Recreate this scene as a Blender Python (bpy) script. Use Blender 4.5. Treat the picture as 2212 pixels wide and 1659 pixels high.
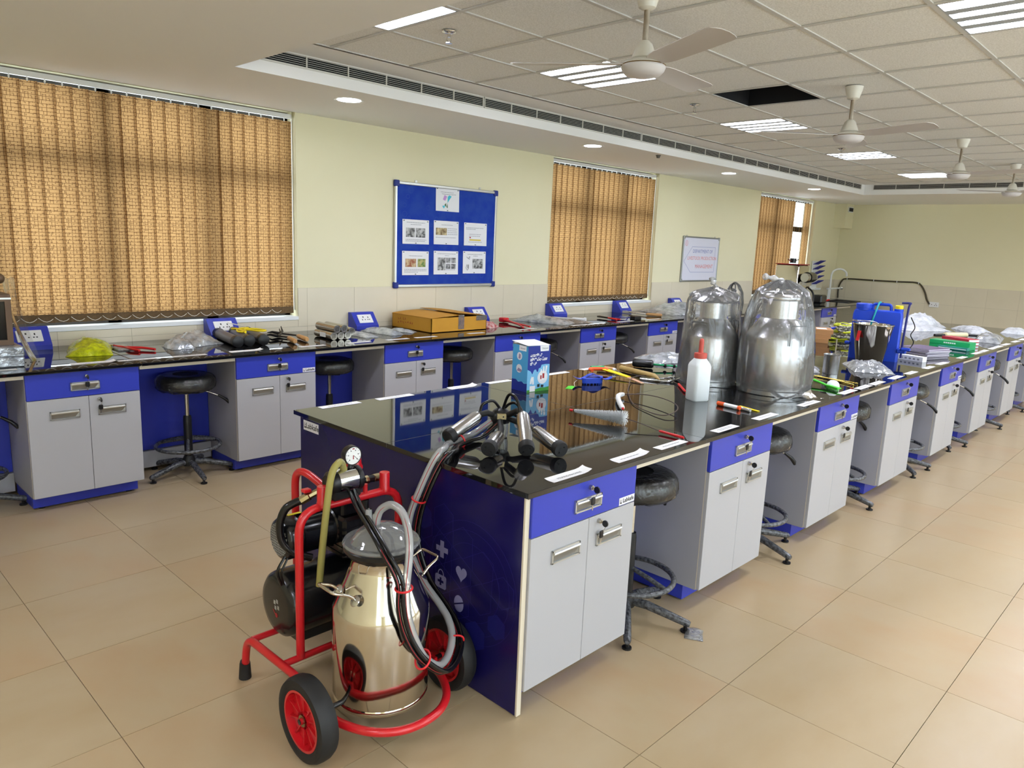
import bpy, bmesh, math, random
from mathutils import Matrix, Vector, noise
for o in list(bpy.data.objects): bpy.data.objects.remove(o)
SC = bpy.context.scene
COL = SC.collection
PI = math.pi
# ---------------------------------------------------------------- camera
CAM_LOC = Vector((-1.7333, -1.5737, 1.6572))
_y, _p, _r = math.radians(43.957), math.radians(-10.792), math.radians(2.368)
_f = Vector((math.cos(_y)*math.cos(_p), math.sin(_y)*math.cos(_p), math.sin(_p)))
_rt = Vector((math.sin(_y), -math.cos(_y), 0)); _up = _rt.cross(_f)
_r2 = _rt*math.cos(_r)+_up*math.sin(_r); _u2 = -_rt*math.sin(_r)+_up*math.cos(_r)
cd = bpy.data.cameras.new('camera'); cam = bpy.data.objects.new('camera', cd); COL.objects.link(cam)
cd.sensor_width = 36.0; cd.lens = 1601.25/2212*36; cd.clip_start = 0.05; cd.clip_end = 100
cam.matrix_world = Matrix(((_r2.x, _u2.x, -_f.x, CAM_LOC.x), (_r2.y, _u2.y, -_f.y, CAM_LOC.y), (_r2.z, _u2.z, -_f.z, CAM_LOC.z), (0, 0, 0, 1)))
SC.camera = cam
# ---------------------------------------------------------------- daylight, exposure
w = bpy.data.worlds.new('daylight'); SC.world = w; w.use_nodes = True
bg = w.node_tree.nodes['Background']; bg.inputs[0].default_value = (0.92, 0.955, 1.0, 1); bg.inputs[1].default_value = 5.2
SC.view_settings.view_transform = 'Standard'; SC.view_settings.look = 'None'
SC.view_settings.exposure = 0.34; SC.view_settings.gamma = 1.0; SC.view_settings.use_curve_mapping = False
SC.cycles.max_bounces = 7; SC.cycles.transparent_max_bounces = 16; SC.cycles.diffuse_bounces = 3; SC.cycles.glossy_bounces = 4; SC.cycles.transmission_bounces = 4
SC.cycles.adaptive_threshold = 0.07; SC.cycles.use_light_tree = False
SC.cycles.sample_clamp_indirect = 6.0; SC.cycles.caustics_reflective = False; SC.cycles.caustics_refractive = False
TUBE = 66.0      # radiance of the fluorescent tubes
DOWN = 26.0      # radiance of the round downlights
# ---------------------------------------------------------------- mesh helpers
class MB:
    def __init__(s): s.v = []; s.f = []; s.m = []; s.mi = 0; s.M = Matrix()
    def at(s, loc=(0, 0, 0), rz=0, rx=0, ry=0, sc=1):
        s.M = Matrix.Translation(Vector(loc)) @ Matrix.Rotation(rz, 4, 'Z') @ Matrix.Rotation(ry, 4, 'Y') @ Matrix.Rotation(rx, 4, 'X') @ Matrix.Scale(sc, 4); return s
    def mat(s, i): s.mi = i; return s
    def add(s, vs, fs):
        b = len(s.v)
        for q in vs: s.v.append(tuple(s.M @ Vector(q)))
        for q in fs: s.f.append(tuple(i+b for i in q)); s.m.append(s.mi)
        return s
    def box(s, x0, x1, y0, y1, z0, z1):
        return s.add([(x0, y0, z0), (x1, y0, z0), (x1, y1, z0), (x0, y1, z0), (x0, y0, z1), (x1, y0, z1), (x1, y1, z1), (x0, y1, z1)],
                     [(0, 3, 2, 1), (4, 5, 6, 7), (0, 1, 5, 4), (1, 2, 6, 5), (2, 3, 7, 6), (3, 0, 4, 7)])
    def cbox(s, c, d): return s.box(c[0]-d[0]/2, c[0]+d[0]/2, c[1]-d[1]/2, c[1]+d[1]/2, c[2]-d[2]/2, c[2]+d[2]/2)
    def bbox(s, x0, x1, y0, y1, z0, z1, r=.003):      # box with chamfered edges
        bm = bmesh.new(); bmesh.ops.create_cube(bm, size=1)
        for v in bm.verts: v.co = Vector(((x0+x1)/2+v.co.x*(x1-x0), (y0+y1)/2+v.co.y*(y1-y0), (z0+z1)/2+v.co.z*(z1-z0)))
        bmesh.ops.bevel(bm, geom=bm.edges[:], offset=r, segments=1, affect='EDGES', profile=.5)
        bm.verts.index_update()
        s.add([v.co[:] for v in bm.verts], [tuple(v.index for v in f.verts) for f in bm.faces]); bm.free(); return s
    def tube(s, pts, r, n=10, closed=False, caps=True):
        P = [Vector(p) for p in pts]; N = len(P); R = r if isinstance(r, (list, tuple)) else [r]*N
        T = []
        for i in range(N):
            a = P[(i-1) % N] if (closed or i > 0) else P[i]; b = P[(i+1) % N] if (closed or i < N-1) else P[i]
            T.append((b-a).normalized())
        u = T[0].orthogonal().normalized(); vs = []
        for i in range(N):
            if i: u = (u - T[i]*u.dot(T[i])); u = u.normalized() if u.length > 1e-6 else T[i].orthogonal().normalized()
            w_ = T[i].cross(u)
            for k in range(n):
                a = 2*PI*k/n; vs.append(P[i]+(u*math.cos(a)+w_*math.sin(a))*R[i])
        fs = []
        for i in range(N if closed else N-1):
            j = (i+1) % N
            for k in range(n):
                k2 = (k+1) % n; fs.append((i*n+k, i*n+k2, j*n+k2, j*n+k))
        if caps and not closed: fs.append(tuple(reversed(range(n)))); fs.append(tuple(range((N-1)*n, N*n)))
        return s.add(vs, fs)
    def cyl(s, a, b, r, n=16, r2=None): return s.tube([a, b], [r, r if r2 is None else r2], n)
    def lathe(s, prof, n=28, a0=0, a1=2*PI):           # profile (r, z) around local Z
        full = abs(a1-a0-2*PI) < 1e-6; vs = []; fs = []; ns = n if full else n+1
        for r, z in prof:
            for k in range(ns):
                a = a0+(a1-a0)*k/n; vs.append((r*math.cos(a), r*math.sin(a), z))
        for i in range(len(prof)-1):
            for k in range(n):
                k2 = (k+1) % ns; fs.append((i*ns+k, i*ns+k2, (i+1)*ns+k2, (i+1)*ns+k))
        return s.add(vs, fs)
    def prism(s, poly, z0, z1):
        n = len(poly); vs = [(x, y, z0) for x, y in poly]+[(x, y, z1) for x, y in poly]
        fs = [tuple(reversed(range(n))), tuple(range(n, 2*n))]+[(i, (i+1) % n, n+(i+1) % n, n+i) for i in range(n)]
        return s.add(vs, fs)
    def grid(s, fn, nu, nv, cu=False):
        vs = [fn(i/nu, j/nv) for j in range(nv+1) for i in range(nu+1)]
        return s.add(vs, [(j*(nu+1)+i, j*(nu+1)+i+1, (j+1)*(nu+1)+i+1, (j+1)*(nu+1)+i) for j in range(nv) for i in range(nu)])
    def ball(s, c, r, n=14, m=8, sq=(1, 1, 1)):
        prof = [(max(1e-5, math.sin(PI*j/m)), -math.cos(PI*j/m)) for j in range(m+1)]; M0 = s.M
        s.M = M0 @ Matrix.Translation(Vector(c)) @ Matrix.Diagonal((r*sq[0], r*sq[1], r*sq[2], 1)); s.lathe(prof, n); s.M = M0; return s
    def build(s, name, mats, parent=None, smooth=None, loc=None, bev=0):
        me = bpy.data.meshes.new(name); me.from_pydata(s.v, [], s.f); me.update()
        for q in (mats if isinstance(mats, (list, tuple)) else [mats]): me.materials.append(q)
        if len(me.materials) > 1: me.polygons.foreach_set('material_index', s.m)
        o = bpy.data.objects.new(name, me); COL.objects.link(o)
        if parent: o.parent = parent
        if loc: o.location = loc
        if smooth: me.shade_smooth(); me.set_sharp_from_angle(angle=math.radians(smooth))
        return o
def tag(o, label, cat, group=None):
    o['label'] = label; o['category'] = cat
    if group: o['group'] = group
    return o
def thing(name, label, cat, loc=(0, 0, 0), rz=0, group=None):
    o = bpy.data.objects.new(name, None); COL.objects.link(o); o.empty_display_size = .05
    o.location = loc; o.rotation_euler = (0, 0, rz); return tag(o, label, cat, group)
def struct(o): o['kind'] = 'structure'; return o
def inst(src, name, parent, loc=(0, 0, 0), rot=None):     # another object with the same mesh
    o = bpy.data.objects.new(name, src.data); COL.objects.link(o); o.parent = parent; o.location = loc
    if rot: o.rotation_euler = rot
    return o
CH = {}
def copy_tree(o, parent=None):
    c = o.copy(); COL.objects.link(c); c.parent = parent
    for ch in KIDS(o): copy_tree(ch, c)
    return c
def KIDS(o): return [q for q in list(o.children)]
def dup(o, label, loc, rz=0, group=None):
    c = copy_tree(o); c.location = loc; c.rotation_euler = (0, 0, rz); c['label'] = label
    if group: c['group'] = group
    return c
def spline(pts, k=6, closed=False):       # Catmull-Rom through points
    P = [Vector(p) for p in pts]; n = len(P); out = []
    for i in range(n if closed else n-1):
        a = P[(i-1) % n] if (closed or i > 0) else P[0]*2-P[1]; b = P[i]; c = P[(i+1) % n]; d = P[(i+2) % n] if (closed or i+2 < n) else P[-1]*2-P[-2]
        for j in range(k):
            t = j/k; out.append(.5*((2*b)+(c-a)*t+(2*a-5*b+4*c-d)*t*t+(3*b-a-3*c+d)*t**3))
    if not closed: out.append(P[-1])
    return out
def rounded(pts, r, k=5):                  # polyline with rounded corners
    P = [Vector(p) for p in pts]; out = [P[0]]
    for i in range(1, len(P)-1):
        a, b, c = P[i-1], P[i], P[i+1]; d1 = min(r, (a-b).length*.49); d2 = min(r, (c-b).length*.49)
        p0 = b+(a-b).normalized()*d1; p1 = b+(c-b).normalized()*d2
        for j in range(k+1):
            t = j/k; out.append(p0*(1-t)**2+b*2*t*(1-t)+p1*t*t)
    out.append(P[-1]); return out
def text_mesh(body, size, name, mat, parent, M, align='CENTER', extrude=0.0, bold=0.0):
    cu = bpy.data.curves.new(name, 'FONT'); cu.body = body; cu.size = size; cu.align_x = align; cu.align_y = 'CENTER'; cu.offset = bold; cu.resolution_u = 2
    t = bpy.data.objects.new('tmp', cu); COL.objects.link(t); dg = bpy.context.evaluated_depsgraph_get(); dg.update()
    me = bpy.data.meshes.new_from_object(t.evaluated_get(dg)); bpy.data.objects.remove(t); bpy.data.curves.remove(cu)
    me.name = name; me.materials.clear(); me.materials.append(mat)
    o = bpy.data.objects.new(name, me); COL.objects.link(o); o.parent = parent; o.matrix_local = M; return o
# ---------------------------------------------------------------- materials
def lin(c):
    return tuple(((v/255)/12.92 if v/255 <= .04045 else ((v/255+.055)/1.055)**2.4) for v in c[:3])+(1,)
MATS = {}
def pm(name, col, rough=.5, metal=0, spec=.5, var=None, bump=None, coat=0, trans=0, emit=None, ior=1.45, aniso=0, scale=None):
    m = bpy.data.materials.new(name); m.use_nodes = True; nt = m.node_tree; b = nt.nodes['Principled BSDF']
    b.inputs['Base Color'].default_value = lin(col); b.inputs['Roughness'].default_value = rough; b.inputs['Metallic'].default_value = metal
    b.inputs['Specular IOR Level'].default_value = spec; b.inputs['IOR'].default_value = ior; b.inputs['Coat Weight'].default_value = coat
    b.inputs['Transmission Weight'].default_value = trans
    if emit: b.inputs['Emission Color'].default_value = lin(emit[0]); b.inputs['Emission Strength'].default_value = emit[1]
    if var or bump: tc = nt.nodes.new('ShaderNodeTexCoord')
    if var:                                 # (scale, second colour, contrast, stretch)
        mp = nt.nodes.new('ShaderNodeMapping'); mp.inputs['Scale'].default_value = var[3] if len(var) > 3 else (1, 1, 1); nt.links.new(tc.outputs['Object'], mp.inputs[0])
        n = nt.nodes.new('ShaderNodeTexNoise'); n.inputs['Scale'].default_value = var[0]; n.inputs['Detail'].default_value = 5; nt.links.new(mp.outputs[0], n.inputs['Vector'])
        r = nt.nodes.new('ShaderNodeValToRGB'); c = var[2]; r.color_ramp.elements[0].position = .5-c; r.color_ramp.elements[1].position = .5+c
        r.color_ramp.elements[0].color = lin(col); r.color_ramp.elements[1].color = lin(var[1]); nt.links.new(n.outputs['Fac'], r.inputs[0]); nt.links.new(r.outputs[0], b.inputs['Base Color'])
    if bump:                                # (scale, strength, distance)
        n = nt.nodes.new('ShaderNodeTexNoise'); n.inputs['Scale'].default_value = bump[0]; n.inputs['Detail'].default_value = 3; nt.links.new(tc.outputs['Object'], n.inputs['Vector'])
        bp = nt.nodes.new('ShaderNodeBump'); bp.inputs['Strength'].default_value = bump[1]; bp.inputs['Distance'].default_value = bump[2] if len(bump) > 2 else .002
        nt.links.new(n.outputs['Fac'], bp.inputs['Height']); nt.links.new(bp.outputs[0], b.inputs['Normal'])
    MATS[name] = m; return m
def film(name, col=(255, 255, 255), white=.12, gloss=.16, scale=18, strength=.9, stretch=(1, 1, 1)):   # thin clear plastic sheet
    m = bpy.data.materials.new(name); m.use_nodes = True; nt = m.node_tree; nt.nodes.clear(); N = nt.nodes.new; L = nt.links.new
    out = N('ShaderNodeOutputMaterial'); tr = N('ShaderNodeBsdfTransparent'); tr.inputs[0].default_value = lin(col)
    gl = N('ShaderNodeBsdfGlossy'); gl.inputs['Roughness'].default_value = .055; di = N('ShaderNodeBsdfDiffuse'); di.inputs[0].default_value = (.85, .87, .88, 1)
    tc = N('ShaderNodeTexCoord'); n = N('ShaderNodeTexNoise'); n.inputs['Scale'].default_value = scale; n.inputs['Detail'].default_value = 4; n.inputs['Distortion'].default_value = 1.2
    mp = N('ShaderNodeMapping'); mp.inputs['Scale'].default_value = stretch; L(tc.outputs['Object'], mp.inputs[0]); L(mp.outputs[0], n.inputs['Vector']); bp = N('ShaderNodeBump'); bp.inputs['Strength'].default_value = strength; bp.inputs['Distance'].default_value = .012
    L(n.outputs['Fac'], bp.inputs['Height']); L(bp.outputs[0], gl.inputs['Normal'])
    fr = N('ShaderNodeFresnel'); fr.inputs[0].default_value = 1.45; L(bp.outputs[0], fr.inputs['Normal'])
    ad = N('ShaderNodeMath'); ad.operation = 'MULTIPLY_ADD'; ad.inputs[1].default_value = 1.0; ad.inputs[2].default_value = gloss*.1; ad.use_clamp = True; L(fr.outputs[0], ad.inputs[0])
    a = N('ShaderNodeMixShader'); a.inputs[0].default_value = white; L(tr.outputs[0], a.inputs[1]); L(di.outputs[0], a.inputs[2])
    c = N('ShaderNodeMixShader'); L(ad.outputs[0], c.inputs[0]); L(a.outputs[0], c.inputs[1]); L(gl.outputs[0], c.inputs[2]); L(c.outputs[0], out.inputs[0])
    MATS[name] = m; return m
# ================================================================ the room
X0, X1, Y0, Y1 = -4.0, 13.086, -5.4, 4.12      # inner faces of the walls
ZS, ZC = 2.621, 2.775                          # soffit, tiled ceiling
m_wall = pm('cream_wall_paint', (238, 231, 196), .6, var=(1.2, (234, 226, 188), .3), bump=(60, .08))
m_wallfar = m_wall
m_dado = pm('ivory_wall_tile', (228, 218, 194), .22, var=(3, (222, 212, 186), .3))
m_grout = pm('tile_grout', (176, 168, 146), .8)
m_floor = pm('beige_floor_tile', (181, 163, 132), .3, spec=.45, var=(1.6, (173, 150, 114), .22, (1, 2.2, 1)), bump=(35, .04))
m_floor2 = pm('beige_floor_tile_warm', (179, 161, 129), .3, spec=.45, var=(2.1, (178, 150, 114), .2, (1.6, 1, 1)), bump=(35, .04))
m_joint = pm('floor_joint', (120, 104, 80), .8)
m_gyp = pm('white_gypsum', (245, 244, 241), .7, bump=(25, .05))
m_tile = pm('mineral_ceiling_tile', (245, 244, 240), .85, var=(130, (226, 225, 219), .12), bump=(160, .25))
m_tee = pm('grid_tee', (206, 204, 198), .5)
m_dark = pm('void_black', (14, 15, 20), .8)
m_alu = pm('painted_white_metal', (226, 226, 222), .4)
m_frame = pm('grey_window_frame', (70, 66, 62), .5)
m_sill = pm('white_sill', (236, 238, 238), .4)
# ---- floor: concrete bed, each tile in view its own piece
bed = struct(MB().box(X0, X1, Y0, Y1, -.06, -.006).build('floor', m_joint))
TX, TY, PX, PY = .178, -.391, .602, .6105
tile_me = [MB().box(.0012, PX-.0012, .0012, PY-.0012, -.012, 0).build('tile_source', q) for q in (m_floor, m_floor2)]
rest = MB(); rng = random.Random(3)
def in_view(x, y):
    d = Vector((x, y, 0))-CAM_LOC; z = d.dot(_f)
    if z < .3: return False
    u, v = d.dot(_r2)/z*1601, d.dot(_u2)/z*1601
    return abs(u) < 1106 and abs(v) < 830
i0, i1 = math.floor((X0-TX)/PX), math.ceil((X1-TX)/PX); j0, j1 = math.floor((Y0-TY)/PY), math.ceil((Y1-TY)/PY)
for i in range(i0, i1):
    for j in range(j0, j1):
        x, y = TX+i*PX, TY+j*PY
        cut = x < X0 or y < Y0 or x+PX > X1 or y+PY > Y1
        if not cut and any(in_view(x+PX*a, y+PY*b) for a in (0, .5, 1) for b in (0, .5, 1)) and y < 3.6 and x < 12.5 and not (x > .3 and x < 9 and y > .3 and y < .8):
            inst(tile_me[rng.random() < .4], 'floor_tile', bed, (x, y, 0))
        else: rest.box(max(x, X0)+.0012, min(x+PX, X1)-.0012, max(y, Y0)+.0012, min(y+PY, Y1)-.0012, -.012, 0)
r_ = rest.build('floor_tile_remainder', m_floor, bed); r_['kind'] = 'stuff'
for q in tile_me: bpy.data.objects.remove(q)
# ---- window wall with three openings
WIN = [(-.61, 1.515), (4.69, 6.80), (9.705, 11.85)]; WZ0, WZ1 = .968, ZS
wl = MB(); xs = [X0]
for a, b in WIN: xs += [a, b]
xs.append(X1)
for i in range(0, len(xs), 2): wl.box(xs[i], xs[i+1], Y1, Y1+.22, 0, 3.1)
for a, b in WIN: wl.box(a, b, Y1, Y1+.22, 0, WZ0-.03); wl.box(a, b, Y1, Y1+.22, ZS+.005, 3.1)
wall_left = struct(wl.build('wall_left', m_wall))
wall_far = struct(MB().box(X1, X1+.2, Y0, Y1+.22, 0, 3.1).build('wall_far', m_wall))
WZR = .45; WIN_ADD_R = [(-3.2, .8), (1.6, 5.6), (6.4, 10.4)]      # unseen windows added beyond the right edge to brighten the ceiling
wr = MB().box(X0, X1+.2, Y0-.2, Y0, 0, WZR).box(X0, X1+.2, Y0-.2, Y0, ZS, 3.1); xw = [X0]
for a, b in WIN_ADD_R: xw += [a, b]
xw.append(X1+.2)
for i in range(0, len(xw), 2): wr.box(xw[i], xw[i+1], Y0-.2, Y0, WZR, ZS)
struct(wr.build('wall_right', m_wall))
WIN_ADD_N = [(-4.9, -3.2)]  # unseen window added behind the camera for more fill daylight
wn_ = MB().box(X0-.2, X0, Y0-.2, Y1+.22, 0, WZR).box(X0-.2, X0, Y0-.2, Y1+.22, ZS, 3.1); yw_ = [Y0-.2]
for a, b in WIN_ADD_N: yw_ += [a, b]
yw_.append(Y1+.22)
for i in range(0, len(yw_), 2): wn_.box(X0-.2, X0, yw_[i], yw_[i+1], WZR, ZS)
struct(wn_.build('wall_near', m_wall))
# dado tiles on both walls
DW, DH, DZ = .4745, .326, 1.207
dsrc = MB().box(.001, DW-.001, -.006, 0, .001, DH-.001).build('tile_source', m_dado)
g = MB().box(X0, X1, Y1-.0035, Y1, .55, DZ)   # grout bed is cut out at the windows below
gb = MB(); xx = [X0]
for a, b in WIN: xx += [a, b]
xx.append(X1)
for i in range(0, len(xx), 2): gb.box(xx[i], xx[i+1], Y1-.003, Y1, .5, DZ)
for a, b in WIN: gb.box(a, b, Y1-.003, Y1, .5, WZ0-.03)
gb.build('dado_grout', m_grout, wall_left)
def dado_piece(x0, x1, z0, z1, full):
    if full: inst(dsrc, 'wall_tile', wall_left, (x0, Y1, z0))
    elif x1-x0 > .02 and z1-z0 > .02: MB().box(x0+.001, x1-.001, Y1-.006, Y1, z0+.001, z1-.001).build('wall_tile', m_dado, wall_left)
n0 = math.floor((-.9-3.5)/DW)
for n in range(n0, 22):
    for r in range(2):
        x0 = 3.499+n*DW; x1 = x0+DW; z0 = DZ-(r+1)*DH; z1 = z0+DH
        if x0 < -1.0 or x1 > X1: 
            if x1 > X1 and x0 < X1: dado_piece(x0, X1, z0, z1, False)
            continue
        segs = [(x0, x1, z1)]
        for a, b in WIN:
            ns = []
            for (p, q, t) in segs:
                if q <= a or p >= b or t < 1: ns.append((p, q, t)); continue
                if p < a: ns.append((p, a, t))
                if q > b: ns.append((b, q, t))
                ns.append((max(p, a), min(q, b), min(t, WZ0-.03)))
            segs = ns
        for p, q, t in segs:
            dado_piece(p, q, z0, t, len(segs) == 1 and t == z1 and q-p > DW-.01)
MB().box(X1-.003, X1, Y0, Y1, .2, DZ).build('dado_grout', m_grout, wall_far)
fsrc = MB().box(-.006, 0, .001, DW-.001, .001, DH-.001).build('tile_source', m_dado)
for n in range(-12, 13):
    for r in range(3):
        y0 = 1.513-.949+n*DW-.0; z0 = DZ-(r+1)*DH
        if y0 > Y1 or y0 < Y0: continue
        if y0+DW > Y1: MB().box(X1-.006, X1, y0+.001, Y1-.001, z0+.001, z0+DH-.001).build('wall_tile', m_dado, wall_far)
        else: inst(fsrc, 'wall_tile', wall_far, (X1, y0, z0))
for q in (dsrc, fsrc): bpy.data.objects.remove(q)
# boxed duct in the far corner
bx = struct(MB().box(12.72, X1-.001, 3.905, Y1-.001, 2.175, ZS).build('trim_1', m_wall))
tag(MB().box(12.80, 13.02, 3.895, 3.907, 2.47, 2.57).mat(1).box(12.825, 12.995, 3.885, 3.896, 2.488, 2.552).build('wall_louvre', [m_alu, m_dark]), 'small dark louvre plate high on the boxed duct in the far corner', 'vent')
# ---- windows
m_glass = bpy.data.materials.new('window_glass'); m_glass.use_nodes = True
_nt = m_glass.node_tree; _nt.nodes.clear(); _o = _nt.nodes.new('ShaderNodeOutputMaterial'); _t = _nt.nodes.new('ShaderNodeBsdfTransparent'); _t.inputs[0].default_value = (.9, .95, .96, 1)
_g = _nt.nodes.new('ShaderNodeBsdfGlossy'); _g.inputs['Roughness'].default_value = .02; _x = _nt.nodes.new('ShaderNodeMixShader'); _x.inputs[0].default_value = .06
_nt.links.new(_t.outputs[0], _x.inputs[1]); _nt.links.new(_g.outputs[0], _x.inputs[2]); _nt.links.new(_x.outputs[0], _o.inputs[0])
for n, (a, b) in enumerate(WIN):
    wn = bpy.data.objects.new('window_%d' % (n+1), None); COL.objects.link(wn); struct(wn)
    yf = Y1+.13
    fr = MB(); t = .045
    fr.box(a, b, yf, yf+.06, WZ0, WZ0+.03); fr.box(a, b, yf, yf+.06, ZS-.06, ZS); fr.box(a, a+t, yf, yf+.06, WZ0, ZS); fr.box(b-t, b, yf, yf+.06, WZ0, ZS)
    fr.build('window_frame', m_frame, wn)
    for mx in (a+.725, a+1.45): MB().box(mx-.045, mx+.045, yf, yf+.07, WZ0, ZS).build('mullion', m_frame, wn)
    MB().box(a, b, yf+.002, yf+.068, 2.05, 2.14).build('transom', m_frame, wn)
    MB().box(a, b, yf+.03, yf+.034, WZ0, ZS).build('pane', m_glass, wn)
    MB().box(a-.0, b+.0, Y1-.012, Y1+.2, WZ0-.028, WZ0).build('window_sill', m_sill, wn)
for n, (a, b, near) in enumerate([(a, b, 0) for a, b in WIN_ADD_R]+[(a, b, 1) for a, b in WIN_ADD_N]):  # added windows out of view, put in for the daylight they let in
    wn = bpy.data.objects.new('window_%d' % (n+4), None); COL.objects.link(wn); struct(wn); L_ = b-a
    if near: wn.location = (X0-.1, b, 0); wn.rotation_euler = (0, 0, -PI/2)
    else: wn.location = (a, Y0-.1, 0)
    fr = MB(); fr.box(0, L_, 0, .05, WZR, WZR+.04); fr.box(0, L_, 0, .05, ZS-.04, ZS); fr.box(0, .04, 0, .05, WZR, ZS); fr.box(L_-.04, L_, 0, .05, WZR, ZS); fr.build('window_frame', m_frame, wn)
    for k in (1, 2, 3): MB().box(L_*k/4-.025, L_*k/4+.025, 0, .05, WZR, ZS).build('mullion', m_frame, wn)
    MB().box(0, L_, .02, .024, WZR, ZS).build('pane', m_glass, wn)
# ---- ceiling: soffit ring, recess faces, tiled field
RY1 = 2.926; RX0, RX1 = .4395, 10.755; RY0 = -4.3
cl = MB()
cl.box(X0, X1, RY1, Y1+.0, ZS, 3.1); cl.box(X0, RX0, RY0, RY1, ZS, ZS+.015); cl.box(X0, .2, RY0, RY1, ZS+.015, 3.1); cl.box(RX1, X1, RY0, RY1, ZS, 3.1); cl.box(X0, X1, Y0, RY0, ZS, 3.1)
ceiling = struct(cl.build('ceiling', m_gyp))
GX, GY, GT = .897, 2.617, .6
cmar = MB(); cmar.box(.2, RX1, GY, RY1, ZC, 3.1); cmar.box(10.497, RX1, RY0, GY, ZC, 3.1)
cmar.build('ceiling_margin', m_gyp, ceiling)
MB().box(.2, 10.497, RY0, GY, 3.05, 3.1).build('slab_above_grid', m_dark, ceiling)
LIGHTS = [(-1, 1), (2, 1), (6, 1), (10, 1), (14, 1), (2, 5), (6, 5), (10, 5), (14, 5), (2, 9), (6, 9), (10, 9), (14, 9)]  # panels beyond the right edge are unseen, added as fill light
HOLE = (4, 2)
csrc = MB().box(.008, GT-.008, -GT+.008, -.008, .006, .02).build('tile_source', m_tile)
nxt = 16
for i in range(-1, nxt):
    for j in range(0, 12):
        if (i, j) in LIGHTS or (i, j) == HOLE: continue
        x, y = GX+i*GT, GY-j*GT
        if y-GT < RY0: continue
        if j > 6: continue
        inst(csrc, 'ceiling_tile', ceiling, (x, y, ZC))
bpy.data.objects.remove(csrc)
rc = MB()
for i in range(-1, nxt):
    for j in range(7, 12):
        x, y = GX+i*GT, GY-j*GT
        if (i, j) not in LIGHTS and y-GT > RY0-.4: rc.box(x+.008, x+GT-.008, max(RY0, y-GT+.008), y-.008, ZC+.006, ZC+.02)
rr = rc.build('ceiling_tile_remainder', m_tile, ceiling); rr['kind'] = 'stuff'
for j in range(0, 12):
    y = GY-j*GT; wbar = .012 if j else .016
    if y > RY0: MB().box(.2, 10.497, y-wbar, y+wbar, ZC, ZC+.006).build('grid_tee', m_tee, ceiling)
for i in range(-1, nxt+1): MB().box(GX+i*GT-.011, GX+i*GT+.011, RY0, GY, ZC-.0008, ZC+.005).build('grid_tee', m_tee, ceiling)
# opening where a tile is missing: dark void with its hanger angle
hx, hy = GX+4*GT, GY-2*GT
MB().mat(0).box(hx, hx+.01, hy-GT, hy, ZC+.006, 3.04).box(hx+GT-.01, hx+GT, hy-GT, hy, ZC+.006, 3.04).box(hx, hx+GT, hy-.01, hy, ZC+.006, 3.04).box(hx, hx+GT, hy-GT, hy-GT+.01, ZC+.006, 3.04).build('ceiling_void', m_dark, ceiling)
# ---- air grilles in the recess faces
m_gr = pm('grille_white', (216, 214, 206), .5); m_void = pm('grille_void', (12, 14, 18), .9)
gsl = None
def grille(label, a, b, along, fixed, group):
    """linear grille from a to b on the recess face; along 'x' or 'y'"""
    t = thing('air_grille', label, 'air grille', (a, fixed, 2.70) if along == 'x' else (fixed, a, 2.70), 0 if along == 'x' else -PI/2, group)
    L = abs(b-a)
    MB().box(0, L, -.0035, -.0005, 0, .075).build('grille_void', m_void, t)
    fr = MB(); fr.box(0, L, -.012, 0, -.008, .002); fr.box(0, L, -.012, 0, .0655, .0748); fr.box(0, .008, -.012, 0, 0, .07); fr.box(L-.008, L, -.012, 0, 0, .07); fr.build('grille_frame', m_gr, t)
    s0 = None
    for q in range(5):
        if s0 is None: s0 = MB().box(.008, L-.008, -.0062, -.0042, -.0011, .0011).build('slat', m_gr, t, loc=(0, 0, .0135+q*.0122))
        else: inst(s0, 'slat', t, (0, 0, .0135+q*.0122))
    n = round(L/.307); s1 = None
    for q in range(1, n):
        if s1 is None: s1 = MB().box(-.004, .004, -.011, -.0035, 0, .07).build('divider', m_gr, t, loc=(L*q/n, 0, 0))
        else: inst(s1, 'divider', t, (L*q/n, 0, 0))
G = 'linear air grilles on the ceiling recess'
xsu = [.60, 2.475, 4.63, 6.79, 8.94, 10.60]
nm = ['nearest the camera above the big window', 'second from the camera above the notice board', 'third along the window side', 'fourth along the window side', 'last before the far corner']
for q in range(5): grille('long white air grille on the ceiling recess, '+nm[q], xsu[q]+.004, xsu[q+1]-.004, 'x', RY1, G)
grille('white air grille on the far face of the ceiling recess next to the corner', 2.79, .80, 'y', RX1, G)
grille('white air grille on the far face of the ceiling recess at the right edge', .79, -1.2, 'y', RX1, G)
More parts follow.
